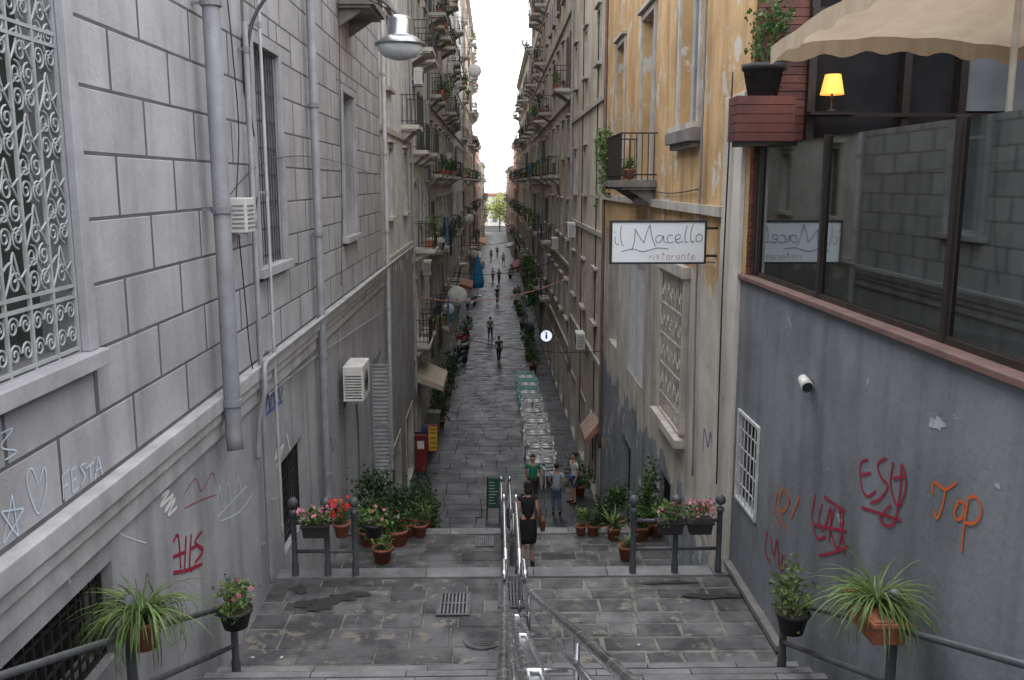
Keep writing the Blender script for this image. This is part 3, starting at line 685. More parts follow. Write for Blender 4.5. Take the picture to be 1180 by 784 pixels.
m=MB(); V=rows[-1]
for i in range(len(E)):
    j=(i+1)%len(E); a,b=V[i],V[j]
    for k in range(3):
        p=a.lerp(b,k/3); q=a.lerp(b,(k+1)/3); da=.17+.025*math.sin((i*3+k)*1.05); db=.17+.025*math.sin((i*3+k+1)*1.05)
        oa=.015*math.sin((i*3+k)*1.9); ob_=.015*math.sin((i*3+k+1)*1.9)
        m.face([p,q,q-Vector((ob_,ob_,db)),p-Vector((oa,oa,da))],.5)
m.build('valance',mCanvas,pt,True)
m=MB(); m.tube([(PXc,PYc,10.12),(PXc,PYc,13.75)],.03,12); m.build('pole',mWhiteP,pt,True)
m=MB(); m.lathe((PXc,PYc,10.1),[(0,.1),(.05,.1),(.08,.06),(.27,.04),(.28,.01),(.28,0)],28); m.build('base',mWhiteP,pt,True)
for x,y in ((x0,y0),(x1,y0),(x1,y1),(x0,y1)): m=MB(); m.tube([(PXc,PYc,zt-.06),(x,y,ze-.02)],.012,6); m.build('rib',mWoodD,pt)
t=thing('table_lamp','small lit table lamp with yellow shade in the restaurant opening','lamp',(4.7,12.0,12.32))
lp=PY(961,98,12.0)
m=MB(); m.box(lp.x-.3,lp.x+.3,11.95,12.15,12.26,12.3); tag(m.build('wooden_shelf',mWoodD),'dark wooden shelf carrying the lit lamp','shelf')
m=MB(); m.lathe((lp.x,12.05,12.3),[(0,.0),(.08,0),(.08,.02),(.015,.04),(.02,.14),(.012,.26),(0,.26)],16); m.build('lamp_base',mWoodD,t,True)
m=MB(); m.lathe((lp.x,12.05,12.3),[(.15,.22),(.10,.47)],24); m.build('lamp_shade',M('lit_shade',(1,.5,.09),(1,.45,.08),3,.7,bump=0,emit=.9),t,True)
def leafcloud(mb,c,rr,n,size,elong=1.6,up=0,clump=7):
    c=Vector(c); K=[Vector((U(-1,1)*rr[0],U(-1,1)*rr[1],U(-1,1)*rr[2]))*.7 for _ in range(clump)]
    for _ in range(n):
        k=random.choice(K); d=Vector((random.gauss(0,1)*rr[0],random.gauss(0,1)*rr[1],random.gauss(0,1)*rr[2]))*.3
        p=c+k+d; a=Vector((U(-1,1),U(-1,1),U(-.7,1)+up)).normalized(); b=a.orthogonal().normalized(); b=Matrix.Rotation(U(0,6.28),3,a)@b
        s=size*U(.6,1.3); n_=a.cross(b)
        mb.face([p-a*s*.1,p+b*s*.38/elong*1.4+a*s*.45+n_*s*.08,p+a*s,p-b*s*.38/elong*1.4+a*s*.45+n_*s*.08])
def blades(mb,c,n,ln,wd,droop=1.0,up=.8,seg=6):
    c=Vector(c)
    for _ in range(n):
        an=U(0,6.28); h=Vector((math.cos(an),math.sin(an),0)); L_=ln*U(.5,1.25); p=c+h*U(0,.05); el=rad(U(25,85))*up; side=Vector((-h.y,h.x,0)); v=random.random(); prev=None
        dr=U(.6,1.5)*droop; tw=U(-.5,.5)
        for i in range(seg+1):
            t=i/seg; w_=wd*(1-t**2)*(.6+.8*min(t*3,1)*.5); a,b=p+side*w_/2,p-side*w_/2
            if prev: mb.face([prev[0],prev[1],b,a],v)
            prev=(a,b); ang=el-dr*t*rad(140); hh=Matrix.Rotation(tw*t,3,'Z')@h; p=p+(hh*math.cos(ang)+Vector((0,0,math.sin(ang))))*L_/seg
def pot_prof(r,h): return [(0,.0),(r*.68,0),(r*.93,h*.82),(r,h*.82),(r*1.03,h),(r*.93,h),(r*.88,h*.86),(0,h*.86)]
def plant(x,y,z,label,r=.17,h=.28,pm_=None,kind='bush',lm=None,size=(.25,.25,.25),n=160,leaf=.09,flower=None,nf=12,group=None,square=None,blade=(60,.6,.022),name='potted_plant'):
    t=thing(name,label,'potted plant',(x,y,z),group=group)
    if square:
        m=MB(); a,b=square; m.raw([(x-a*.44,y-b*.4,z),(x+a*.44,y-b*.4,z),(x+a*.44,y+b*.4,z),(x-a*.44,y+b*.4,z),(x-a/2,y-b/2,z+h),(x+a/2,y-b/2,z+h),(x+a/2,y+b/2,z+h),(x-a/2,y+b/2,z+h)],[(3,2,1,0),(0,1,5,4),(1,2,6,5),(2,3,7,6),(3,0,4,7)]); m.box(x-a/2-.015,x+a/2+.015,y-b/2-.015,y+b/2+.015,z+h-.05,z+h-.01)
        m.build('pot',pm_ or mTerra,t,bevel=.008)
    else: m=MB(); m.lathe((x,y,z),pot_prof(r,h),20); m.build('pot',pm_ or mTerra,t,True)
    m=MB(); m.lathe((x,y,z+h*.87),[(0,.012),(r*.86,.01)],16,); m.build('soil',mSoil,t)
    m=MB(); top=z+h
    if kind=='bush':
        leafcloud(m,(x,y,top+size[2]*.8),size,n,leaf)
        for _ in range(7): a=U(0,6.28); m.tube([(x,y,top-.05),(x+.5*size[0]*math.cos(a),y+.5*size[1]*math.sin(a),top+size[2])],.006,4)
    elif kind=='blade': blades(m,(x,y,top),*blade)
    elif kind=='agave': blades(m,(x,y,top),blade[0],blade[1],blade[2],.35,.9)
    m.build('foliage',lm or mLeaf,t)
    if flower:
        m=MB()
        for _ in range(nf):
            p=Vector((x+U(-1,1)*size[0],y+U(-1,1)*size[1],top+size[2]*U(.6,1.9)))
            for k in range(4):
                a=Vector((U(-1,1),U(-1,1),U(-1,1))).normalized()*.03; b=a.orthogonal().normalized()*.025
                m.face([p-a,p+b,p+a,p-b])
        m.build('flowers',flower,t)
    return t
plant((bt.x+bb.x)/2,12.06,bt.z+.002,'leafy plant in a big dark pot standing on the plank box of the terrace',.27,.4,mPotB,'bush',mLeaf,(.34,.26,.45),420,.07)
# sign
SY=13.9
st=thing('restaurant_sign','white rectangular sign reading il Macello ristorante projecting from the ochre building','sign',(PY(757,304,SY).x,SY,PY(757,304,SY).z))
a=PY(703,254,SY); b=PY(812,304,SY)
m=MB(); m.box(a.x+.03,b.x-.03,SY-.06,SY+.06,b.z+.03,a.z-.03); m.build('panel',mSignW,st)
m=MB(); m.box(a.x,a.x+.03,SY-.075,SY+.075,b.z,a.z); m.box(b.x-.03,b.x,SY-.075,SY+.075,b.z,a.z); m.box(a.x+.03,b.x-.03,SY-.075,SY+.075,b.z,b.z+.03); m.box(a.x+.03,b.x-.03,SY-.075,SY+.075,a.z-.03,a.z); m.build('frame',mBlack,st)
for zz in (a.z-.12,b.z+.12): m=MB(); m.tube([(b.x,SY,zz),(XR,SY,zz)],.02,8); m.build('bracket',mIron,st)
def sgn(strokes,w,mat,nm,y=SY-.063):
    m=MB()
    for k,s_ in enumerate(strokes): ribbon(m,catmull([tuple(PY(q[0],q[1],y)) for q in s_],6),w,(0,-1,0),.001+k*.0006)
    m.build(nm,mat,st)
sgn([[(709,273),(708.6,278),(710.5,282),(713,281)],[(708.2,267),(709.4,268.2)],[(716,260),(715,270),(716.5,281),(719,283)],
 [(728,289),(731,278),(732,264)],[(732,264),(737,273),(742,280)],[(742,280),(745,269),(749,259)],[(749,259),(751,272),(755,284)],
 [(764,273),(759,271),(755.5,275.5),(757.5,280),(762,277.5),(764.5,272),(765,278),(768,280)],[(775.5,272),(771,271),(768.5,276),(771,280),(777,278.5)],[(778.5,276.5),(783,275),(783.5,271),(779.5,271),(778,276),(781,280),(787,278)],
 [(792,260),(789.5,269),(789.5,279),(793,278.5)],[(799,258.5),(796,268),(796.5,279),(800,277.5)],[(806,270),(802,273),(803,278.5),(808,277),(809,272),(805,269.5)],[(716,290),(729,287),(741,290),(757,286),(770,287)]],.0085,mInk,'lettering')
L10="ristorante"; GL={'r':[[(0,4),(0,0)],[(0,2.8),(1.4,3.9)]],'i':[[(0,4),(0,0)],[(0,5.4),(0.1,5.9)]],'s':[[(1.8,3.6),(.4,3.6),(.3,2.4),(1.7,1.7),(1.5,.3),(0,.3)]],'t':[[(.6,6),(.5,1),(1.5,0)],[(-.4,4.2),(1.6,4.2)]],
 'o':[[(1.2,4),(0,2.6),(.4,.4),(1.8,.3),(2.4,2.4),(1.2,4)]],'a':[[(2,3.8),(.5,3.6),(0,1.6),(.9,.1),(2,1.4),(2.1,3.8),(2.2,0)]],'n':[[(0,4),(0,0)],[(0,3),(1.2,4),(2,3),(2.1,0)]],'e':[[(0,2.1),(2,2.4),(1.3,4),(0,2.8),(.4,.4),(2,.5)]]}
x=748.0; S_=[]; rr_=random.Random(2)
for chh in L10:
    w_={'i':3.0,'r':4.8,'t':5.0}.get(chh,6.4); dy=rr_.uniform(-.5,.5)
    for s_ in GL[chh]: S_.append([(x+q[0]*1.7+q[1]*.25,299.2+dy-q[1]*1.3) for q in s_])
    x+=w_
sgn(S_,.0065,mInkR,'small_lettering')
p=PX(925,441,XR-.1); t=thing('wall_spotlight','small white round spotlight fixed on the blue-grey wall','spotlight',(XR,p.y,p.z))
m=MB(); m.lathe((XR-.02,p.y,p.z),[(0,-.02),(.05,-.02),(.05,.02)],14,'X'); m.tube([(XR,p.y,p.z),(XR-.08,p.y,p.z)],.018,8); m.build('mount',mSteelD,t)
m=MB(); m.tube([(XR-.08,p.y+.07,p.z+.03),(XR-.08,p.y-.02,p.z),(XR-.08,p.y-.1,p.z-.03)],[.05,.06,.07],14); m.build('lamp_head',mWhiteP,t,True)
m=MB(); m.tube([(XR-.08,p.y-.1,p.z-.03),(XR-.08,p.y-.103,p.z-.031)],.058,14); m.build('lens',mPane,t)
graf([[(1001,530),(992,535),(993,560),(1000,572),(1010,566)],[(992,548),(1004,545)],[(1022,528),(1012,535),(1016,550),(1024,560),(1015,575),(1004,580)],[(1030,532),(1027,560),(1036,584),(1045,560),(1040,535),(1038,570),(1030,605),(1015,598),(1028,582)],[(994,585),(1010,590),(1040,600)],[(1045,548),(1030,552)]],'R',.026,mSprR,'large red spray tag in the middle of the blue-grey wall')
graf([[(940,570),(936,595),(942,620),(952,618)],[(948,580),(944,600),(950,610),(958,585),(956,625)],[(962,585),(958,610),(966,632),(972,600),(968,588),(974,640)],[(938,605),(976,612)],[(945,640),(960,637),(978,630)],[(950,572),(975,590)]],'R',.03,mSprR,'red spray tag left of the larger red one on the blue-grey wall')
graf([[(884,612),(882,634),(888,650)],[(888,618),(892,640),(896,622),(898,652)],[(902,640),(900,656),(906,650),(904,640)]],'R',.035,mSprR,'small red tag low beside the right railing')
graf([[(896,566),(893,590),(898,610)],[(902,562),(898,580),(903,590),(910,575),(902,562)],[(898,588),(906,612)],[(912,598),(922,572)]],'R',.03,mSprO,'small orange tag beside the barred window')
graf([[(1075,570),(1077,556),(1090,564),(1103,556)],[(1090,564),(1087,582),(1081,597),(1076,588)],[(1107,578),(1101,588),(1104,599),(1112,593),(1111,580),(1105,577)],[(1109,637),(1112,605),(1117,574)],[(1117,574),(1126,573),(1132,590),(1124,603),(1113,602)]],'R',.024,mSprO,'orange spray scrawl reading TOP at the right of the blue-grey wall')
graf([[(810,520),(812,495),(816,515),(819,498),(822,520)],[(826,500),(824,520)]],'R',.04,mSprB,'blue tag at the base of the ochre building')
def splat(px,py,r,side,mat,label,seed,asp=1.0):
    rs=random.Random(seed); X=XL if side=='L' else XR; c=PX(px,py,X); s=1 if side=='L' else -1; m=MB()
    P=[]; n=30
    for i in range(n): a=6.283*i/n; q=r*(.75+.2*math.sin(2*a+seed)+.18*math.sin(5*a+seed*2)+rs.uniform(-.1,.1)); P.append((X+s*.004,c.y+q*math.cos(a),c.z+q*asp*math.sin(a)))
    for i in range(n): m.face([(X+s*.004,c.y,c.z),P[i],P[(i+1)%n]],.5)
    return tag(m.build('paint_patch',mat),label,'paint patch')
mScuff=M('bare_plaster',(.43,.44,.445),(.30,.31,.33),9,.9)
splat(1080,488,.15,'R',mScuff,'bare white plaster patch on the blue-grey wall',3,.45); splat(1000,440,.04,'R',mScuff,'tiny bare spot right of the spotlight',4)
splat(968,598,.08,'R',mScuff,'bare spot between the red tags',6,.7); splat(1150,560,.04,'R',mScuff,'small bare chip at the right edge of the blue-grey wall',8,.8)
# ---------------------------------------------------------------- railings
def railing(label,pts,H=.85,name='stair_railing',mat=mIron):
    t=thing(name,label,'railing',(pts[0][0],pts[0][1],pts[0][2]),group='iron railings beside the stairs')
    for x,y,z in pts:
        m=MB(); m.lathe((x,y,z-.1),[(.05,0),(.05,.3),(.04,.33),(.04,1.02),(.055,1.04),(.055,1.08),(.03,1.1)],12); m.ball((x,y,z+1.1),.075,12,8); m.build('post',mat,t,True)
    for hh in (H,.38):
        m=MB(); m.tube([(p[0],p[1],p[2]+hh) for p in pts],.027,10); m.build('rail',mat,t,True)
    return t
LXr=-2.85; RXr=3.12
railing('near left iron railing with ball-topped posts beside the first flight',[(LXr,2.9,gz(2.9)),(LXr,6.65,gz(6.65)+.08),(LXr,9.3,gz(9.3)+.08)],mat=mGrIron)
railing('near right iron railing with ball-topped posts below the blue-grey wall',[(RXr,2.9,gz(2.9)),(RXr,6.6,gz(6.6)+.08),(RXr,9.15,gz(9.15)+.08)],mat=mGrIron)
railing('short iron railing with flower pots at the left of the first landing',[(-2.83,12.2,5.9),(-2.37,12.2,5.9),(-1.98,12.2,5.9)],.8,mat=mGrIron)
railing('short iron railing with flower pots at the right of the first landing',[(1.95,12.2,5.9),(2.55,12.2,5.9),(3.17,12.2,5.9)],.8,mat=mGrIron)
# centre steel handrails
def ln(y,h): return gz(y)+h
def tubem(P,r,par,mat=mSteel,k=10,nm='rail'):
    m=MB(); m.tube(catmull(P,k) if len(P)>2 else P,r,12); m.build(nm,mat,par,True)
t=thing('centre_handrail','polished steel double handrail with slim inner rails running down the first flight','handrail',(.3,5,8))
zr=1.05
for x0_,x1_,o in ((.0,.10,1),(.70,.34,-1)):
    fx=lambda y,x0_=x0_,x1_=x1_: x0_+(x1_-x0_)*(y-.6)/9.4
    tubem([(fx(.6),.6,ln(.6,zr)),(fx(9.5),9.5,ln(9.44,zr)),(fx(9.9),9.9,5.9+zr-.0),(fx(10),10.3,5.9+zr-.02)],.036,t)
    tubem([(fx(.6)+o*.07,.6,ln(.6,zr-.16)),(fx(9.5)+o*.04,9.5,ln(9.5,zr-.16))],.024,t)
    for y in (1.2,5.4,9.4):
        m=MB(); m.tube([(fx(y),y,gz(y)-.1),(fx(y),y,ln(y,zr-.03))],.02,8); m.build('post',mSteelD,t,True)
for xa_,xb_ in ((.20,.19),(.36,.27)):
    tubem([(xa_,.6,ln(.6,.74)),(xb_,9.5,ln(9.5,.74))],.03,t)
m=MB(); m.raw([(.235,.6,ln(.6,.73)),(.325,.6,ln(.6,.73)),(.25,9.5,ln(9.5,.73)),(.21,9.5,ln(9.5,.73)),(.235,.6,ln(.6,.72)),(.325,.6,ln(.6,.72)),(.25,9.5,ln(9.5,.72)),(.21,9.5,ln(9.5,.72))],[(0,1,2,3),(7,6,5,4),(0,4,5,1),(2,6,7,3)]); m.build('channel_plate',mSteelD,t)
for y in (4.3,5.6,7.6,9.4):
    m=MB(); m.tube([(.04+.006*y,y,ln(y,.77)),(.66-.033*y,y,ln(y,.77))],.016,8); m.build('crossbar',mSteel,t,True)
t=thing('lower_handrail','narrow steel double handrail from the first landing down past the woman','handrail',(.2,18,4))
for x_ in (.12,.29):
    tubem([(x_,10.4,5.9+.5),(x_,10.42,5.9+.85),(x_,10.55,5.9+1.03),(x_,10.8,5.9+1.05),(x_,12.3,5.9+1.05),(x_,12.6,5.9+1.0),(x_,16,4.3+1.07),(x_,16.3,4.3+1.05),(x_,17.9,4.3+1.05),(x_,18.2,4.3+1.0),(x_,22,ln(22,1.0)),(x_,26.2,.8+1.0)],.03,t)
    tubem([(x_,10.5,6.4),(x_,12.3,6.4),(x_,16,4.8),(x_,18,4.8),(x_,26.2,1.3)],.016,t,k=4)
    for y in (10.4,12.2,14.2,16.2,17.9,20,22,24,26):
        m=MB(); m.tube([(x_,y,gz(y)-.1),(x_,y,ln(y,.98 if y>10.5 else .6))],.02,8); m.build('post',mSteelD,t,True)
def grate(px0,py0,px1,py1,z,label):
    a=PZ(px0,py1,z); b=PZ(px1,py0,z); x0,x1,y0,y1=a.x,b.x,a.y,b.y; t=thing('drain_grate',label,'drain grate',((x0+x1)/2,(y0+y1)/2,z),group='drain grates in the paving'); z+=.014
    m=MB(); m.box(x0,x1,y0,y0+.04,z,z+.012); m.box(x0,x1,y1-.04,y1,z,z+.012); m.box(x0,x0+.04,y0+.04,y1-.04,z,z+.012); m.box(x1-.04,x1,y0+.04,y1-.04,z,z+.012); m.build('frame',mGrIron,t)
    m=MB(); n=9
    for i in range(1,n): x=x0+(x1-x0)*i/n; m.box(x-.012,x+.012,y0+.04,y1-.04,z,z+.01)
    m.box(x0+.04,x1-.04,(y0+y1)/2-.012,(y0+y1)/2+.012,z+.01,z+.014); m.build('bars',M('grate_bars',(.16,.165,.17),None,6,.5,metal=.3,bump=0),t)
    m=MB(); m.box(x0+.04,x1-.04,y0+.04,y1-.04,z-.004,z-.001); m.build('pit',mVoid,t)
grate(502,684,543,711,5.9,'square drain grate in the middle of the first landing')
grate(574,672,606,702,5.9,'drain grate under the centre handrail')
grate(548,619,569,631,4.3,'small drain grate on the lower landing left of the handrail')
c=PZ(556,738,5.9); t=thing('manhole_cover','round stone manhole cover on the near landing','manhole cover',(c.x,c.y,5.915)); m=MB(); m.lathe((c.x,c.y,5.915),[(0,0),(.2,0),(.21,.004),(.24,.004),(.24,-.02)],28); m.build('lid',mSlab,t)
m=MB()
for k in range(3): r=.06+.05*k; m.tube([(c.x+r*math.cos(a/24*6.283),c.y+r*math.sin(a/24*6.283),5.918) for a in range(25)],.003,4)
m.build('rim_grooves',mIron,t)
def stain(px,py,rx,ry,z,seed):
    rs=random.Random(seed); c=PZ(px,py,z); m=MB(); n=40; ph=[rs.uniform(0,6.28) for _ in range(5)]; P=[]
    for i in range(n):
        a=6.283*i/n; q=1+.25*math.sin(2*a+ph[0])+.2*math.sin(3*a+ph[1])+.14*math.sin(5*a+ph[2])+.1*math.sin(9*a+ph[3]); P.append((c.x+rx*q*math.cos(a),c.y+ry*q*math.sin(a),z+.013+seed*.0004))
    for i in range(n): m.face([(c.x,c.y,z+.013+seed*.0004),P[i],P[(i+1)%n]],.5)
    tag(m.build('stain',M('damp_stain',(.026,.024,.024),(.036,.033,.032),6,.6,bump=.5)),kind='structure')
stain(368,697,.24,.22,5.9,1); stain(402,688,.24,.12,5.9,2); stain(345,680,.12,.12,5.9,5); stain(770,672,.3,.06,5.9,3); stain(820,688,.34,.08,5.9,7)
for i,(px,py,lb) in enumerate(((326,760,'crumpled white paper scrap at the foot of the left wall'),(290,760,'smaller white paper scrap nearest the left railing'),(735,745,'tiny white scrap on the right of the landing'))):
    c=PZ(px,py,5.9); m=MB()
    for k in range(4): a=[(c.x+U(-.04,.04),c.y+U(-.03,.03),c.z+.02+U(0,.02)) for _ in range(3)]; m.face(a)
    tag(m.build('paper_scrap',mWhiteP),lb,'litter')
# ---------------------------------------------------------------- plants near
p=PX(167,745,-2.72); plant(p.x,p.y,p.z,'spider plant with long striped leaves in a terracotta pot on the near left railing',.15,.24,mTerra,'blade',mLeafL,blade=(240,.66,.015,1.15),group='pots hung on the railings')
p=PX(272,722,-2.7); plant(p.x,p.y,p.z,'leafy plant with a few pink flowers in a black pot on the near left railing',.18,.2,mPotB,'bush',mLeafL,(.24,.22,.14),300,.055,mPink,4,group='pots hung on the railings')
p=PX(1008,726,3.0); plant(p.x,p.y,p.z,'large spider plant in a long terracotta trough on the near right railing',.16,.22,mTerra,'blade',mLeafL,square=(.28,.62),blade=(260,.62,.016),group='pots hung on the railings')
p=PX(912,728,2.98); plant(p.x,p.y,p.z,'leafy plant in a black pot on the near right railing beside the smaller post',.17,.22,mPotB,'bush',mLeafL,(.2,.2,.28),280,.06,group='pots hung on the railings')
G2='flower pots on the landing railings'
p=PY(364,618,12.05); plant(p.x,p.y,p.z,'pink flowers in a black trough at the left of the left landing railing',.15,.2,mPotB,'bush',mLeafL,(.24,.15,.14),260,.055,mPink,22,square=(.36,.22),group=G2)
p=PY(394,618,12.05); plant(p.x,p.y,p.z,'bright red geraniums in a terracotta pot on the left landing railing',.12,.2,mTerra,'bush',mLeaf,(.14,.14,.18),180,.055,mRed,30,group=G2)
p=PY(431,618,12.5); plant(p.x,p.y,p.z,'pale green plant with few flowers just right of the left landing railing',.15,.2,mPotB,'bush',mLeafL,(.2,.16,.13),220,.055,mPink,6,group=G2)
p=PY(772,614,12.05); plant(p.x,p.y,p.z,'yellow-green plant in a black trough on the right landing railing',.15,.2,mPotB,'bush',mLeafL,(.24,.15,.14),260,.055,mPink,8,square=(.36,.22),group=G2)
p=PY(806,614,12.05); plant(p.x,p.y,p.z,'pink geraniums in a black trough nearest the right end post',.15,.2,mPotB,'bush',mLeafL,(.2,.15,.14),220,.055,mPink,34,square=(.34,.22),group=G2)
grp='potted plants grouped beside the lower stairs'
spec=[(441,648,.2,.3,'bush',mLeafL,(.2,.2,.2),200,.07,'terracotta pot with low light green plant at the front of the left group',None),
(458,628,.22,.32,'bush',mLeaf,(.25,.22,.25),260,.08,'wide terracotta pot with dark leaves second in the left group',None),
(425,628,.2,.3,'bush',mLeaf,(.28,.25,.32),330,.08,'bushy green plant hard against the left wall on the lower landing',None),
(438,612,.22,.4,'bush',mLeafD,(.42,.4,.5),650,.1,'big dark green shrub in the left plant group',None),
(470,614,.18,.3,'bush',mLeafD,(.3,.3,.42),450,.09,'dark shrub right of the big one in the left group',None),
(485,612,.17,.26,'bush',mLeafL,(.2,.2,.25),240,.075,'light green small plant at the right edge of the left group',None),
(722,645,.17,.28,'agave',mLeafL,(.2,.2,.2),0,.08,'spiky plant in a terracotta pot standing alone on the lower landing',(26,.35,.03)),
(707,622,.15,.26,'agave',mLeafL,(.2,.2,.2),0,.08,'pale agave in a terracotta pot behind the lone pot on the right',(30,.55,.05)),
(737,622,.2,.3,'bush',mLeaf,(.3,.28,.3),360,.085,'round green bush in a terracotta pot on the right of the lower landing',None),
(683,615,.14,.22,'bush',mLeafD,(.22,.2,.2),240,.07,'low dark plant at the left of the right plant group',None),
(668,612,.12,.2,'bush',mLeafL,(.16,.16,.2),180,.06,'smallest light green plant at the left end of the right group',None),
(756,618,.17,.3,'bush',mLeafL,(.22,.22,.28),240,.075,'light green plant in front of the right-hand climbing shrub',None),
(740,612,.2,.35,'bush',mLeaf,(.28,.25,.75),700,.08,'tall climbing shrub rising against the ochre building',None)]
for px,py,r,h,k,lm,sz,n,lf,lb,bl in spec:
    c=PZ(px,py,4.3); c.y=min(c.y,17.65); plant(c.x,c.y,4.31,lb,r,h,mTerra,k,lm,sz,n,lf,group=grp,blade=bl or (0,0,0))
for px,y,sz,lm,lb in ((490,20.5,.75,mLeafD,'dark shrub beside the steps below the left plant group'),(489,22.5,.6,mLeaf,'green shrub further down the left of the lower steps'),(497,25,.5,mLeafD,'low dark shrub at the foot of the left steps'),(715,20.5,.5,mLeaf,'green shrub beside the steps below the right plant group'),(700,23,.45,mLeafD,'dark shrub further down the right of the lower steps')):
    x=(px-570)/1050*(y+1.8); x=max(min(x,2.9),-2.6); plant(x,y,gz(y),lb,.2,.35,mTerra,'bush',lm,(sz*.5,sz*.5,sz*.9),560,.09,group=grp)
t=thing('hanging_plant','trailing green plant hanging off the left end of the ochre balcony','hanging plant',(2.6,22.0,11.5))
m=MB()
for k in range(16):
    x=2.58+U(-.12,.12); y=21.9+U(-.3,.3); z=12.6
    L_=U(.5,1.9)
    for i in range(int(L_*24)):
        leafcloud(m,(x+U(-.06,.06),y+U(-.06,.06),z-i/24),(.07,.07,.05),2,.08,clump=2)
m.build('foliage',mLeafL,t)
plant(2.95,20.2,11.47,'round green cactus-like plant in a pot on the ochre balcony',.14,.22,mTerra,'bush',mLeaf,(.16,.16,.16),150,.06)
# ---------------------------------------------------------------- people
def skin(name,V,E,Rr,mat,par,sub=1):
    me=bpy.data.meshes.new(name); me.from_pydata(V,E,[]); me.materials.append(mat)
    ob=bpy.data.objects.new(name,me); C.objects.link(ob); ob.parent=par; ORIG[ob.name]=Vector((0,0,0))
    md=ob.modifiers.new('s','SKIN'); md.use_smooth_shade=True
    for i,r in enumerate(Rr):
        sv=me.skin_vertices[0].data[i]; sv.radius=r if isinstance(r,tuple) else (r,r); sv.use_root=(i==0)
    sb=ob.modifiers.new('u','SUBSURF'); sb.levels=sub; sb.render_levels=sub
    return ob
def person(loc,rz,label,top=None,bottom=None,pose={},h=1.72,kind='trousers',fem=False,detail=True,hair=mHair,long_hair=False,shoe=mBlack,sleeve=.6):
    t=thing('person',label,'person',loc,rz); t.scale=(h/1.74,)*3
    P=dict(pelvis=(0,0,.95),belly=(0,.0,1.1),chest=(0,.01,1.30),nb=(0,0,1.45),nk=(0,.01,1.5),hl=(0,.03,1.57),hm=(0,.02,1.64),ht=(0,.01,1.69))
    sw=.155 if fem else .185
    st=pose.get('stride',0)
    for s,k in ((-1,'l'),(1,'r')):
        P['sh'+k]=(s*sw,0,1.40); P['el'+k]=pose.get('el'+k,(s*(sw+.05),-.03,1.13)); P['wr'+k]=pose.get('wr'+k,(s*(sw+.06),.06,.89))
        w=Vector(P['wr'+k]); e=Vector(P['el'+k]); d=(w-e).normalized(); P['pa'+k]=tuple(w+d*.07)
        P['hp'+k]=(s*.09,0,.9); P['kn'+k]=(s*.095,.03+s*st*.14+(.04 if st else 0),.5); P['an'+k]=(s*.1,-.01+s*st*.26,.09+(.04 if st and s<0 else 0)); P['to'+k]=(s*.12,.13+s*st*.26,.035)
    Rd=dict(pelvis=(.135,.10),belly=(.115 if fem else .13,.09),chest=(.13 if fem else .15,.1),nb=(.07,.06),nk=.048,hl=(.062,.07),hm=(.078,.095),ht=(.055,.065))
    for k in 'lr':
        Rd['sh'+k]=.052;Rd['el'+k]=.037;Rd['wr'+k]=.026;Rd['pa'+k]=(.02,.036);Rd['hp'+k]=.088;Rd['kn'+k]=.056;Rd['an'+k]=.038;Rd['to'+k]=.034
    E=[('pelvis','belly'),('belly','chest'),('chest','nb'),('nb','nk'),('nk','hl'),('hl','hm'),('hm','ht')]
    for k in 'lr': E+=[('chest','sh'+k),('sh'+k,'el'+k),('el'+k,'wr'+k),('wr'+k,'pa'+k),('pelvis','hp'+k),('hp'+k,'kn'+k),('kn'+k,'an'+k),('an'+k,'to'+k)]
    if detail:
        P['no']=(0,.125,1.60); Rd['no']=.014; E.append(('hm','no'))
        for s,k in ((-1,'l'),(1,'r')):
            P['ea'+k]=(s*.088,.0,1.61); Rd['ea'+k]=.018; E.append(('hm','ea'+k))
            pa=Vector(P['pa'+k]); d=(pa-Vector(P['wr'+k])).normalized()
            for i in range(4):
                nm='f%d%s'%(i,k); P[nm]=tuple(pa+d*(.07+.01*(i in(1,2)))+Vector((0,(i-1.5)*.022,0))+Vector((-s*.012,0,0))); Rd[nm]=.008; E.append(('pa'+k,nm))
            P['th'+k]=tuple(pa+d*.03+Vector((-s*.01,.045,0))); Rd['th'+k]=.009; E.append(('wr'+k,'th'+k))
    keys=list(P); ix={k:i for i,k in enumerate(keys)}
    skin('body',[P[k] for k in keys],[(ix[a],ix[b]) for a,b in E],[Rd[k] for k in keys],mSkin,t,1)
    def sub(name,ks,es,mat,gr):
        V=[P[k] for k in ks]; ii={k:i for i,k in enumerate(ks)}
        R2=[]
        for k in ks:
            r=Rd.get(k,.05); g_=gr.get(k,.014); R2.append((r[0]+g_,r[1]+g_) if isinstance(r,tuple) else (r+g_,r+g_))
        return skin(name,V,[(ii[a],ii[b]) for a,b in es],R2,mat,t,1)
    def lerp(a,b,f): return tuple(Vector(P[a]).lerp(Vector(P[b]),f))
    for k in 'lr': P['sl'+k]=lerp('sh'+k,'el'+k,sleeve); Rd['sl'+k]=.045
    P['waist']=(0,0,.9); Rd['waist']=(.14,.105)
    P['cn']=(0,0,1.43); Rd['cn']=(.075,.06)
    ks=['belly','chest','cn','waist']+[a+k for k in 'lr' for a in ('sh','sl')]
    es=[('belly','chest'),('chest','cn'),('belly','waist')]+[e for k in 'lr' for e in (('chest','sh'+k),('sh'+k,'sl'+k))]
    sub('shirt' if kind!='dress' else 'dress_top',ks,es,top,{})
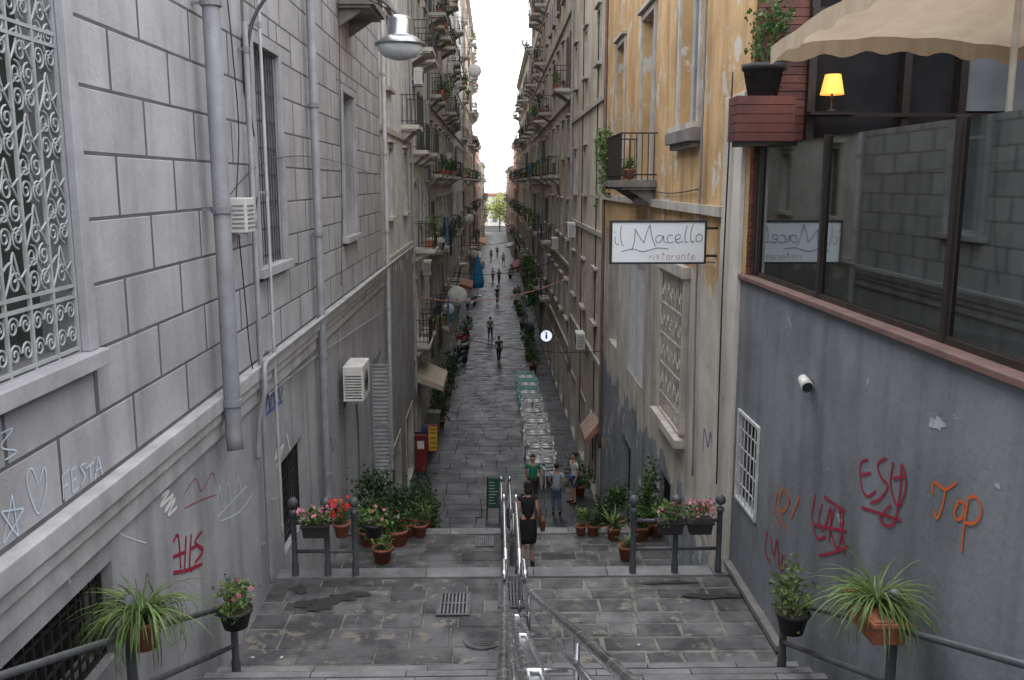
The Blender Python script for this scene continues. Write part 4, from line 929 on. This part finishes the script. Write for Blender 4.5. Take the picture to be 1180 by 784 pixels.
    if kind=='dress':
        m=MB(); m.lathe((0,.01,0),[(.15,1.0),(.17,.9),(.185,.78),(.18,.6),(.17,.5),(.16,.5)],20,sx=1,sy=.75); m.build('skirt',bottom,t,True,local=True)
    else:
        for k in 'lr':
            P['cu'+k]=lerp('kn'+k,'an'+k,.92); Rd['cu'+k]=.042
        ks=['pelvis']+[a+k for k in 'lr' for a in ('hp','kn','cu')]; es=[e for k in 'lr' for e in (('pelvis','hp'+k),('hp'+k,'kn'+k),('kn'+k,'cu'+k))]
        if kind=='shorts':
            for k in 'lr': P['cu'+k]=lerp('hp'+k,'kn'+k,.9); Rd['cu'+k]=.062
            ks=['pelvis']+[a+k for k in 'lr' for a in ('hp','cu')]; es=[e for k in 'lr' for e in (('pelvis','hp'+k),('hp'+k,'cu'+k))]
        sub('trousers' if kind=='trousers' else 'shorts',ks,es,bottom,{})
    m=MB(); m.ball((0,-.012,1.655),.1,14,10,(.9,1.02,1.05))
    if long_hair: m.ball((0,-.06,1.58),.085,12,8,(.95,.6,1.1)); m.ball((0,-.09,1.73),.042)
    vs=[]
    for x,y,z in m.v:
        if y>.02 and z<1.68: y=.02+(y-.02)*.15
        if z<1.60 and not long_hair: z=1.60+(z-1.60)*.3
        vs.append((x,y,z))
    m.v=vs; m.build('hair',hair,t,True,local=True)
    for k in 'lr':
        a=Vector(P['an'+k]); b=Vector(P['to'+k]); m=MB(); m.tube([tuple(a+Vector((0,-.045,-.04))),tuple(a+Vector((0,0,-.035))),tuple((a+b)/2+Vector((0,.01,-.015))),tuple(b+Vector((0,.03,0))),tuple(b+Vector((0,.06,-.01)))],[.028,.045,.046,.04,.02],10); m.build('shoe',shoe,t,True,local=True)
    if detail:
        for s in (-1,1): m=MB(); m.ball((s*.03,.105,1.635),.011,8,6); m.build('eye',mHair,t,True,local=True)
        m=MB(); m.ball((0,.108,1.563),.02,8,6,(1,.4,.3)); m.build('mouth',M('lips',(.35,.12,.1),None,5,.6,bump=0),t,True,local=True)
    return t
def cl(n,c): return M('cloth_'+n,c,None,8,.85,bump=.2)
w=PZ(608,654,4.3)
person((w.x,w.y,4.325),rad(4),'woman in a black sleeveless dress walking down the stairs with hair tied up',cl('black',(.012,.012,.014)),cl('black',(.012,.012,.014)),dict(stride=.25,elr=(.2,-.06,1.16),wrr=(.24,.05,.97)),1.66,'dress',True,True,long_hair=True,sleeve=.25)
bx=thing('shoulder_bag','brown shoulder bag carried at the right side of the woman in black','bag',(w.x+.27,w.y,5.05))
m=MB(); m.obox((w.x+.27,w.y-.02,5.17),(.09,.28,.24)); m.build('bag_body',M('brown_leather',(.12,.05,.03),None,5,.5),bx,bevel=.03)
m=MB(); m.tube(catmull([(w.x+.27,w.y-.12,5.28),(w.x+.2,w.y-.06,5.5),(w.x+.15,w.y,5.73),(w.x+.2,w.y+.05,5.5),(w.x+.27,w.y+.09,5.28)],6),.009,6); m.build('strap',M('brown_leather',(.12,.05,.03)),bx,True)
q=PG(614,583); person(tuple(q),rad(175),'man in a green t-shirt and dark trousers facing the stairs',cl('green',(.03,.26,.13)),cl('dark',(.03,.03,.035)),dict(),1.78)
q=PG(641,593); person(tuple(q),rad(-10),'man in a light blue shirt and jeans standing with his back to the stairs',cl('lightblue',(.42,.52,.6)),cl('jeans',(.12,.17,.26)),dict(wrl=(-.2,.16,1.0),ell=(-.24,-.02,1.14)),1.74)
q=PG(661,580); person(tuple(q),rad(110),'man in a white shirt and blue shorts standing side-on by the doorway',cl('white',(.65,.65,.66)),cl('blueshorts',(.08,.14,.3)),dict(elr=(.2,.06,1.15),wrr=(.08,.24,1.22)),1.78,'shorts')
FP=[(575,418,0,'dark','man in dark clothes walking away down the middle of the street',(.03,.035,.05),(.03,.03,.04)),(565,392,0,'g2','person in a grey top walking beyond the man in dark clothes',(.2,.2,.2),(.04,.05,.08)),
(573,350,180,'d3','tiny dark-dressed walker in the far middle of the street',(.04,.04,.05),(.05,.05,.06)),
(568,326,0,'w5','distant walker in a white top left of the street centre',(.6,.6,.6),(.1,.1,.15)),(575,327,180,'b6','distant walker in a blue top at the street centre',(.1,.2,.4),(.05,.05,.05)),
(566,300,0,'o8','very distant walker in an orange top',(.5,.25,.1),(.08,.08,.1)),(573,296,180,'t9','very distant walker in a teal top',(.1,.3,.3),(.05,.05,.05)),(580,305,0,'p10','very distant walker in a pale top near the right',(.5,.45,.4),(.1,.1,.1))]
for px,py,rz,nm,lb,c1,c2 in FP:
    q=PG(px,py,28); person(tuple(q),rad(rz+U(-12,12)),lb,cl(nm+'a',c1),cl(nm+'b',c2),dict(stride=.9),1.72,'trousers',detail=py>380)
# ---------------------------------------------------------------- tables and chairs
mTab=M('grey_table_top',(.17,.18,.185),(.12,.125,.13),3,.35,bump=0)
mTabE=M('table_frame_metal',(.06,.062,.066),(.045,.045,.05),4,.4,metal=.3,bump=0)
mChS=M('silver_chair',(.68,.69,.67),(.56,.57,.55),4,.4,bump=0)
mChT=M('pale_green_chair',(.33,.58,.55),(.28,.5,.47),4,.5,bump=0)
mPlate=M('white_tableware',(.7,.7,.7),None,4,.3,bump=0)
def mk_table():
    t=thing('cafe_table','x','table',(0,0,0)); m=MB(); m.box(-.38,.38,-.33,.33,.735,.76); m.build('table_top',mTab,t,local=True,bevel=.006)
    m=MB(); m.box(-.42,.42,-.37,-.332,.70,.765); m.box(-.42,.42,.332,.37,.70,.765); m.box(-.42,-.382,-.33,.33,.70,.765); m.box(.382,.42,-.33,.33,.70,.765); m.build('frame',mTabE,t,local=True)
    for sx in (-.18,.18):
        for sy in (-.17,.17): m=MB(); m.lathe((sx,sy,.76),[(0,.006),(.08,.008),(.11,.018),(.115,.018),(.08,.0)],14); m.build('plate',mPlate,t,True,local=True)
    for sx in(-.39,.39):
        for sy in(-.34,.34): m=MB(); m.tube([(sx,sy,0),(sx,sy,.7)],.022,6); m.build('leg',mTabE,t,local=True)
    return t
def mk_chair(mt):
    t=thing('cafe_chair','x','chair',(0,0,0)); m=MB()
    for k in range(4): m.box(-.21,.21,-.19+k*.1,-.125+k*.1,.44,.465)
    m.box(-.22,-.195,-.2,.2,.42,.44); m.box(.195,.22,-.2,.2,.42,.44); m.build('seat',mt,t,local=True)
    m=MB()
    for z in (.54,.67,.80): m.box(-.22,.22,-.24,-.21,z,z+.07)
    m.build('backrest',mt,t,local=True)
    for sx in(-.22,.22):
        m=MB(); m.tube([(sx,.18,0),(sx,.17,.65)],.02,6); m.build('leg',mt,t,local=True)
        m=MB(); m.tube([(sx,-.24,0),(sx,-.2,.44),(sx,-.24,.9)],.02,6); m.build('leg',mt,t,local=True)
        m=MB(); m.box(sx-.03,sx+.03,-.22,.2,.65,.675); m.build('armrest',mt,t,local=True)
    return t
OR=['nearest','second','third','fourth','fifth','sixth','seventh','eighth','ninth','tenth']
t0=mk_table(); cS=mk_chair(mChS); cT=mk_chair(mChT); usedc={'S':False,'T':False}
for i in range(9):
    y=31.9+i*2.05; x=1.68+(.08 if i%2 else 0); t=t0 if i==0 else copytree(t0)
    t.location=(x,y,gz(y)+.01); tag(t,OR[i]+' dark-framed restaurant table from the steps, in the row on the right','table','restaurant tables in a row')
    for k,(dx,dy,rz) in enumerate(((-.28,-.64,0),(-.28,.64,180),(.28,-.64,0),(.28,.64,180))):
        kk='T' if i>=6 else 'S'; src=cT if kk=='T' else cS
        c=src if not usedc[kk] else copytree(src); usedc[kk]=True
        c.location=(x+dx+U(-.03,.03),y+dy+U(-.05,.05),gz(y)+.01); c.rotation_euler=(0,0,rad(rz+U(-14,14))); tag(c,'%s slatted chair, %s %s side, at the %s table from the steps'%(('silvery','pale green')[i>=6],('near','far')[k%2],('left','right')[k//2],OR[i]),'chair','chairs at the restaurant tables')
def mk_scooter(col):
    t=thing('motor_scooter','x','scooter',(0,0,0))
    for y in (-.6,.62):
        m=MB(); m.lathe((0,y,.24),[(.15,-.05),(.22,-.055),(.24,0),(.22,.055),(.15,.05)],18,'X'); wv=m.build('wheel',mBlack,t,True,local=True)
        m=MB(); m.lathe((0,y,.24),[(0,-.03),(.15,-.04),(.15,.04),(0,.03)],14,'X'); m.build('rim',mSteelD,wv,True,local=True)
    m=MB(); m.tube([(0,-.85,.62),(0,-.6,.6),(0,-.25,.5),(0,-.05,.3),(0,.25,.26),(0,.42,.35)],[.08,.17,.17,.13,.12,.1],12); m.tube([(0,.42,.3),(0,.5,.6),(0,.42,.95)],[.16,.2,.1],12); m.ball((0,.66,.42),.14,10,6,(.6,1.3,.6)); m.build('body_shell',col,t,True,local=True)
    m=MB(); m.tube([(0,-.85,.76),(0,-.5,.77),(0,-.15,.72)],[.07,.13,.1],10); m.build('seat',mBlack,t,True,local=True)
    m=MB(); m.tube([(-.33,.36,1.02),(0,.42,.98),(.33,.36,1.02)],.022,8); m.tube([(.2,.38,1.0),(.28,.4,1.2)],.008,5); m.ball((.29,.4,1.22),.05,8,6,(1,.3,.8)); m.ball((-.29,.4,1.22),.05,8,6,(1,.3,.8)); m.tube([(-.2,.38,1.0),(-.28,.4,1.2)],.008,5); m.build('handlebar',mBlack,t,True,local=True)
    m=MB(); m.ball((0,.53,.88),.07,10,6); m.build('headlight',mPaneL,t,True,local=True); return t
cols=[('dark grey',(.06,.06,.07)),('black',(.015,.015,.016)),('silver',(.4,.4,.42)),('red',(.3,.03,.03)),('navy blue',(.03,.05,.14)),('white',(.6,.6,.6))]
for i,(y,x) in enumerate(((56,-2.2),(58.3,-2.25),(61,-2.2),(64,-2.3),(68,2.6),(84,-2.2))):
    s_=mk_scooter(M('scooter_'+cols[i][0].replace(' ','_'),cols[i][1],None,5,.25,bump=0)); s_.location=(x,y,gz(y)+.01); s_.rotation_euler=(0,0,rad(150 if x<0 else -160)); tag(s_,'%s motor scooter parked %s'%(cols[i][0],('nearest in the left kerb row','second in the left kerb row','third in the left kerb row','last in the left kerb row','alone on the right beyond the tables','alone far down the left side')[i]),'scooter','scooters parked along the street')
# ---------------------------------------------------------------- signs, awnings, bits
def box_sign(name,label,x0,x1,y,z0,z1,mat,fmat,cat='sign'):
    t=thing(name,label,cat,((x0+x1)/2,y,z0)); m=MB(); m.box(x0,x1,y-.05,y+.05,z0,z1); m.build('panel',mat,t)
    m=MB()
    for a,b,c,d in ((x0-.03,x0,z0-.03,z1+.03),(x1,x1+.03,z0-.03,z1+.03),(x0,x1,z0-.03,z0),(x0,x1,z1,z1+.03)): m.box(a,b,y-.06,y+.06,c,d)
    m.build('frame',fmat,t); return t
mYel=M('sign_yellow',(.6,.42,.04),(.5,.34,.03),2,.5,bump=0); mRedS=M('sign_red',(.3,.03,.03),None,2,.5,bump=0)
a=PY(494,491,34); b=PY(504,519,34); t=box_sign('shop_sign','narrow yellow shop sign with red bars projecting on the left by the red stand',a.x,b.x,34,b.z,a.z,mYel,mRedS)
m=MB(); h=(a.z-b.z)
for f in (.1,.3,.5,.7,.85): m.box(a.x+.05,b.x-.05,33.935,33.945,b.z+h*f,b.z+h*(f+.05))
m.build('red_markings',mRedS,t); m=MB(); m.box(XL,a.x-.03,33.97,34.03,a.z-.3,a.z-.25); m.build('bracket',mIron,t)
t=thing('red_stand','dark red display stand below the yellow shop sign','display stand',(-2.75,32.9,gz(33)))
mRS=M('stand_red',(.16,.02,.02),None,3,.5,bump=0)
m=MB(); m.box(-2.98,-2.55,32.8,33.0,gz(33)+.1,gz(33)+1.5); m.build('board',mRS,t,bevel=.01)
for x in (-2.93,-2.6): m=MB(); m.box(x-.03,x+.03,32.7,33.1,gz(33),gz(33)+.1); m.build('foot',mIron,t)
m=MB(); m.box(-2.9,-2.65,32.785,32.795,gz(33)+1.0,gz(33)+1.3); m.build('poster',mWhiteP,t)
c=PY(629.5,387,44); t=thing('round_sign','glowing round white sign with a dark blue mark on the right facade','sign',tuple(c))
m=MB(); m.lathe((c.x,43.94,c.z),[(0,0),(.28,0),(.28,.1)],28,'Y'); m.build('sign_face',M('lit_sign_white',(.85,.92,1),None,2,.5,bump=0,emit=.8),t,False)
m=MB(); m.lathe((c.x,43.93,c.z),[(.28,-.02),(.33,-.02),(.33,.14),(.28,.14)],28,'Y'); m.tube([(c.x+.33,44,c.z),(XR,44,c.z)],.03,8); m.build('ring_frame',mIron,t)
m=MB(); m.box(c.x-.05,c.x+.05,43.925,43.93,c.z-.14,c.z+.08); m.lathe((c.x,43.925,c.z+.15),[(0,0),(.05,0)],12,'Y'); m.build('sign_mark',mSprB,t)
q=PG(569,598,26.9); t=thing('menu_board','green chalk menu board on an easel left of the handrail at the stair foot','menu board',(q.x,q.y,q.z))
m=MB(); m.box(q.x-.2,q.x+.2,q.y,q.y+.03,q.z+.35,q.z+1.35); m.build('board',M('board_green',(.03,.13,.08),(.02,.09,.06),4,.7),t)
m=MB()
for s in(-.22,.22): m.tube([(q.x+s,q.y-.08,q.z),(q.x+s*.9,q.y+.01,q.z+1.4)],.02,6); m.tube([(q.x+s,q.y+.4,q.z),(q.x+s*.9,q.y+.05,q.z+1.4)],.02,6)
m.build('easel',mWood,t); m=MB()
for i in range(8): m.box(q.x-.15,q.x-.15+U(.15,.3),q.y-.004,q.y-.001,q.z+.5+i*.1,q.z+.515+i*.1)
m.build('chalk_lines',mSprW,t)
def awning(X,s,y0,y1,z,proj,drop,mats,label,mat2=None):
    t=thing('awning',label,'awning',(X,(y0+y1)/2,z)); m=MB(); m2=MB(); n=10
    for i in range(n):
        a=y0+(y1-y0)*i/n; b=y0+(y1-y0)*(i+1)/n; k=m if i%2==0 or mat2 is None else m2
        k.face([(X,a,z),(X,b,z),(X+s*proj,b,z-drop),(X+s*proj,a,z-drop)],.5); k.face([(X+s*proj,a,z-drop),(X+s*proj,b,z-drop),(X+s*proj,b,z-drop-.2),(X+s*proj,a,z-drop-.2)],.5)
    m.face([(X,y0,z),(X+s*proj,y0,z-drop),(X+s*proj,y0,z-drop-.2),(X,y0,z-.3)],.5)
    m.build('canopy',mats,t)
    if mat2: m2.build('stripes',mat2,t)
    for y in (y0+.02,y1-.02): m=MB(); m.tube([(X,y,z-.35),(X+s*proj,y,z-drop-.02)],.015,6); m.build('arm',mIron,t)
def clth(n,c): return M(n,c,None,3,.8,bump=0)
awning(XL,1,34.6,37.6,4.1,1.1,.5,clth('faded_beige_cloth',(.4,.34,.27)),'beige cloth awning over the shop on the left')
awning(XR,-1,28.8,30.6,3.7,.45,.6,clth('salmon_cloth',(.4,.2,.15)),'small salmon striped awning on the right past the ochre building',clth('pale_cloth',(.45,.4,.35)))
awning(XR,-1,62,66,3.6,1.2,.4,clth('green_cloth',(.05,.14,.08)),'dark green awning over a far shop on the right')
awning(XL,1,72,77,3.6,1.3,.4,clth('rust_cloth',(.25,.1,.06)),'rust coloured awning far down the left side')
awning(-2.8,1,101,109,3.6,1.3,.4,clth('cream_cloth',(.4,.37,.3)),'cream awning beyond the blue umbrella on the left')
awning(3.15,-1,90,98,3.5,1.3,.4,clth('maroon_cloth',(.2,.05,.05)),'maroon awning far down the right side')
awning(2.9,-1,120,128,3.5,1.3,.4,clth('grey_cloth',(.35,.35,.34)),'grey awning near the far end on the right')
awning(-2.5,1,126,138,3.5,1.3,.4,clth('orange_cloth',(.4,.22,.1)),'orange awning near the far end on the left')
t=thing('closed_umbrella','tall folded bright blue umbrella standing far down on the left','umbrella',(-1.7,92,0)); m=MB(); m.lathe((-1.7,92,0),[(.5,.9),(.65,1.4),(.5,2.4),(.28,3.4),(.06,4.3),(0,4.4)],9); m.build('folded_canopy',M('bright_blue_cloth',(.02,.22,.42),(.02,.16,.34),4,.8),t); m=MB(); m.tube([(-1.7,92,0),(-1.7,92,4.5)],.04,8); m.lathe((-1.7,92,0),[(0,.12),(.35,.1),(.35,0)],14); m.build('pole',mSteelD,t)
def dish(px,py,y,r,label):
    c=PY(px,py,y); t=thing('satellite_dish',label,'satellite dish',tuple(c),group='satellite dishes on the left facades'); m=MB(); m.lathe(tuple(c),[(0,.12*r),(r*.5,.06*r),(r*.85,-.04*r),(r,-.12*r),(r,-.15*r),(0,.09*r)],24,'Y'); m.build('reflector',mWhiteP,t,True)
    m=MB(); m.tube([(c.x,c.y-.02,c.z-r*.9),(c.x,c.y-r*.9,c.z-r*.3)],.015,6); m.ball((c.x,c.y-r*.9,c.z-r*.28),.05); m.tube([(c.x,c.y+.05,c.z),(XL,c.y+.3,c.z-.1)],.025,6); m.build('feed_arm',mSteelD,t)
dish(527,341,46,.5,'large white satellite dish low on the left facades'); dish(517,356,45,.28,'small dish just below the large one'); dish(547,82,84,.6,'satellite dish high up on the left against the sky'); dish(541,252,80,.4,'small distant dish at mid height on the left')
ACs=[(XL,1,38.2,7.6,'air conditioner low on the tall off-white building'),(XL,1,41.6,12.2,'air conditioner midway up the tall off-white building'),(XL,1,50.4,9.0,'air conditioner on the worn cream building beside a balcony'),(XL,1,57.5,12.6,'higher air conditioner on the worn cream building'),(XL,1,70.4,18.0,'air conditioner high on the greyish white building'),(XL,1,36.9,4.4,'air conditioner just above the beige awning'),(XR,-1,33.0,5.4,'air conditioner low on the plain beige building'),(XR,-1,37.5,9.2,'air conditioner in the middle of the plain beige building'),(XR,-1,47.6,8.0,'air conditioner on the brown balconied building'),(XR,-1,64.4,12.0,'air conditioner on the pinkish building'),(XL,1,35.4,15.0,'air conditioner high on the off-white building'),(XL,1,61.5,18.4,'air conditioner at the top far end of the worn cream building')]
for X,s,y,z,lb in ACs: aircon(X,s,y,z,lb)
rs=random.Random(5); bals=[b for b in BAL if 34<b[2]<125 and b[4]<11.4+.2*b[2]]
rs.shuffle(bals); cnt={'L':0,'R':0}
for i,(X,s,a,b,z,short,fk,bi) in enumerate(bals):
    y=(a+b)/2; far=y>70
    wh='on the %s-level balcony, %s bay, of the %s'%(ORDN[fk],ORDN[bi],short)
    if i%5 in (0,1) or (X>0 and i%5==2):
        nm=('dark','light','green')[i%3]; t=thing('balcony_plant','%s foliage %s'%(nm,wh),'plant',(X+s*.6,y,z),group='plants on the balconies')
        m=MB(); leafcloud(m,(X+s*.65,y+rs.uniform(-.3,.3),z+rs.uniform(.3,.8)),(.3,.55,.4),150 if not far else 80,.12 if not far else .2); m.build('foliage',(mLeafD,mLeafL,mLeaf)[i%3],t)
        m=MB(); m.raw([(X+s*.45,y-.4,z+.02),(X+s*.7,y-.4,z+.02),(X+s*.7,y+.4,z+.02),(X+s*.45,y+.4,z+.02),(X+s*.42,y-.42,z+.25),(X+s*.73,y-.42,z+.25),(X+s*.73,y+.42,z+.25),(X+s*.42,y+.42,z+.25)],[(0,1,5,4),(1,2,6,5),(2,3,7,6),(3,0,4,7)]); m.build('trough',mTerra,t)
    elif i%5>=3 and cnt['L' if X<0 else 'R']<20:
        cnt['L' if X<0 else 'R']+=1; cn,cc=rs.choice([('white',(.6,.6,.6)),('white',(.6,.6,.6)),('blue',(.1,.25,.5)),('red',(.3,.06,.06)),('pink',(.55,.3,.32)),('grey',(.25,.26,.28)),('turquoise',(.05,.4,.5)),('black',(.03,.03,.035))])
        m=MB(); x=X+s*.92; n=10
        for k in range(n):
            ya=a+.2+(b-a-.4)*k/n; yb=a+.2+(b-a-.4)*(k+1)/n; m.face([(x+.03*(k%2),ya,z+.95),(x+.03*((k+1)%2),yb,z+.95),(x+.05*((k+1)%2),yb,z-.25),(x+.05*(k%2),ya,z-.25)])
        tag(m.build('hanging_laundry',cl('wash_'+cn,cc)),'%s washing %s'%(cn,wh),'laundry','laundry on the balconies')
def sag(a,b,s,label,r=.012,mat=mBlack):
    a=Vector(a);b=Vector(b); pts=[a.lerp(b,i/12)-Vector((0,0,s*4*(i/12)*(1-i/12))) for i in range(13)]; m=MB(); m.tube(pts,r,5); tag(m.build('overhead_cable',mat),label,'cable','cables strung across the street')
sag(PY(478,342,33.8),PY(660,318,36),.5,'pinkish cord strung across the street from the pale building',.018,M('pink_cord',(.5,.25,.22)))
sag(PY(482,372,34.5),PY(695,405,29),.4,'black cable crossing the street below the pink cord')
sag((XL,45,8.5),(XR,43,9.5),.5,'black cable crossing at the worn cream building')
sag((XL,60,12),(XR,63,12.5),.6,'higher cable crossing in the middle distance',.02)
sag((XL,78,15),(XR,80,13),.6,'highest cable crossing far away',.025)
sag((XL,52,6.5),(XR,50,7.2),.5,'low cable crossing above the scooters',.015)
sag((XL,92,9),(XR,95,9.5),.5,'faint cable crossing near the blue umbrella',.025)
cable([(XR-.12,12.9,12.9),(XR-.12,13.0,10),(XR-.12,12.9,7)],.012,'black cable running down the corner of the ochre building')
cable([(XR-.05,15,11.3),(XR-.05,18,11.2),(XR-.05,24,11.3),(XR-.05,28,11.2)],.012,'black cable running along the ochre facade')
cable([(XR-.05,13.8,10.2),(XR-.05,17,10.05),(XR-.05,22,10.2),(XR-.05,28,10.0)],.01,'lower black cable sagging along the ochre facade')
cable([(XR-.05,14.8,6.5),(XR-.05,15.0,9.5),(XR-.07,14.9,12),(XR-.05,15.0,17)],.02,'grey conduit climbing the ochre facade beside its windows',mPipe,'conduit')
cable([(XR-.05,28.2,3),(XR-.05,28.2,10),(XR-.05,28.2,19)],.05,'brown drainpipe at the far end of the ochre facade',M('brown_pipe',(.2,.14,.1),None,3,.6),'drainpipe')
cable([(XR-.06,40.2,3),(XR-.06,40.2,14),(XR-.06,40.2,30)],.06,'pale drainpipe between the beige and the brown building',mPipeL,'drainpipe')
cable([(XR-.05,30.2,2),(XR-.05,30.3,12),(XR-.05,30.2,30)],.02,'thin dark cable down the near end of the plain beige building')
cable([(XR-.05,35.1,2),(XR-.05,35.3,12),(XR-.05,35.2,30)],.02,'second dark cable down the plain beige building')
cable([(XL+.06,34.4,3),(XL+.06,34.4,14),(XL+.06,34.4,25)],.06,'pale drainpipe where the off-white building begins',mPipeL,'drainpipe')
cable([(XL+.06,43.6,3),(XL+.06,43.6,14),(XL+.06,43.6,28)],.06,'grey drainpipe between the off-white and worn cream buildings',mPipe,'drainpipe')
PL=((40,-2.5,mLeafD,'dark potted shrub by the left shop row'),(43.5,-2.6,mLeaf,'green potted shrub further along the left shop row'),(47,-2.5,mLeafD,'potted shrub before the parked scooters'),(30.2,2.9,mLeaf,'green potted shrub beside the first restaurant table'),(54,2.3,mLeaf,'leafy potted shrub beyond the last tables on the right'),(58,2.2,mLeafD,'tall dark potted shrub right of the far walkers'),(62,2.3,mLeaf,'green potted shrub below the dark green awning'),(72,2.2,mLeafD,'dark potted shrub past the dark green awning on the right'),(79,2.1,mLeaf,'green potted shrub before the far maroon awning'),(86,2.0,mLeafD,'dark potted shrub beside the far maroon awning'),(51,-2.5,mLeaf,'green potted shrub just before the first scooter'),(69,-2.2,mLeafD,'dark potted shrub past the scooters on the left'),(110,1.9,mLeafD,'dark potted shrub between the maroon and grey awnings'),(116,-1.8,mLeaf,'green potted shrub before the far orange awning'))
for y,x,lm,lb in PL:
    plant(x,y,gz(y),lb,.25,.4,mTerra,'bush',lm,(.45,.45,.7),300,.14,group='potted shrubs along the street')
for i,(y,z,sz) in enumerate(((62,3.9,1.0),(70,4.6,1.2))):
    t=thing('hanging_plant',('nearer','farther')[i]+' mass of creeper hanging over the right shopfronts','hanging plant',(2.6,y,z)); m=MB(); leafcloud(m,(2.6,y,z),(.5,1.6,sz),420,.22,clump=12); m.build('foliage',mLeaf,t)
for i,(y,cc,nm) in enumerate(((36.2,(.05,.1,.3),'blue'),(38.9,(.2,.2,.2),'grey'))):
    z=gz(y); t=thing('waste_bin','%s wheeled bin against the left shop row'%nm,'bin',(-2.7,y,z)); m=MB(); m.raw([(-2.93,y-.22,z+.08),(-2.47,y-.22,z+.08),(-2.47,y+.22,z+.08),(-2.93,y+.22,z+.08),(-2.98,y-.27,z+.95),(-2.42,y-.27,z+.95),(-2.42,y+.27,z+.95),(-2.98,y+.27,z+.95)],[(3,2,1,0),(0,1,5,4),(1,2,6,5),(2,3,7,6),(3,0,4,7)]); m.build('bin_body',M('bin_'+nm,cc,None,4,.5),t)
    m=MB(); m.box(-3.0,-2.4,y-.3,y+.3,z+.952,z+1.02); m.build('lid',M('bin_'+nm,cc),t,bevel=.01)
    for xx in (-2.9,-2.5): m=MB(); m.lathe((xx,y,z+.08),[(0,-.02),(.08,-.02),(.08,.02),(0,.02)],12,'X'); m.build('wheel',mBlack,t)
for i,(x,y,h) in enumerate(((-3.2,212,7.5),(1.2,220,10),(4.8,214,8),(-8,218,9),(10,222,9))):
    t=thing('street_tree',('leftmost but one','middle','second from the right','leftmost','rightmost')[i]+' of the yellow-green trees closing the far end of the street','tree',(x,y,0),group='trees at the far end of the street')
    m=MB(); m.tube([(x,y,0),(x+.1,y,h*.3),(x-.1,y,h*.5),(x,y,h*.8)],[.2,.16,.12,.05],8)
    for k in range(6): a=U(0,6.28); m.tube([(x,y,h*.4),(x+1.0*math.cos(a),y+1.0*math.sin(a),h*.6),(x+1.7*math.cos(a),y+1.7*math.sin(a),h*.78)],[.1,.07,.03],6)
    m.build('trunk',mBark,t); m=MB(); leafcloud(m,(x,y,h*.6),(2.4,2.4,h*.36),2000,.42,clump=26); m.build('crown',mLeafY,t)
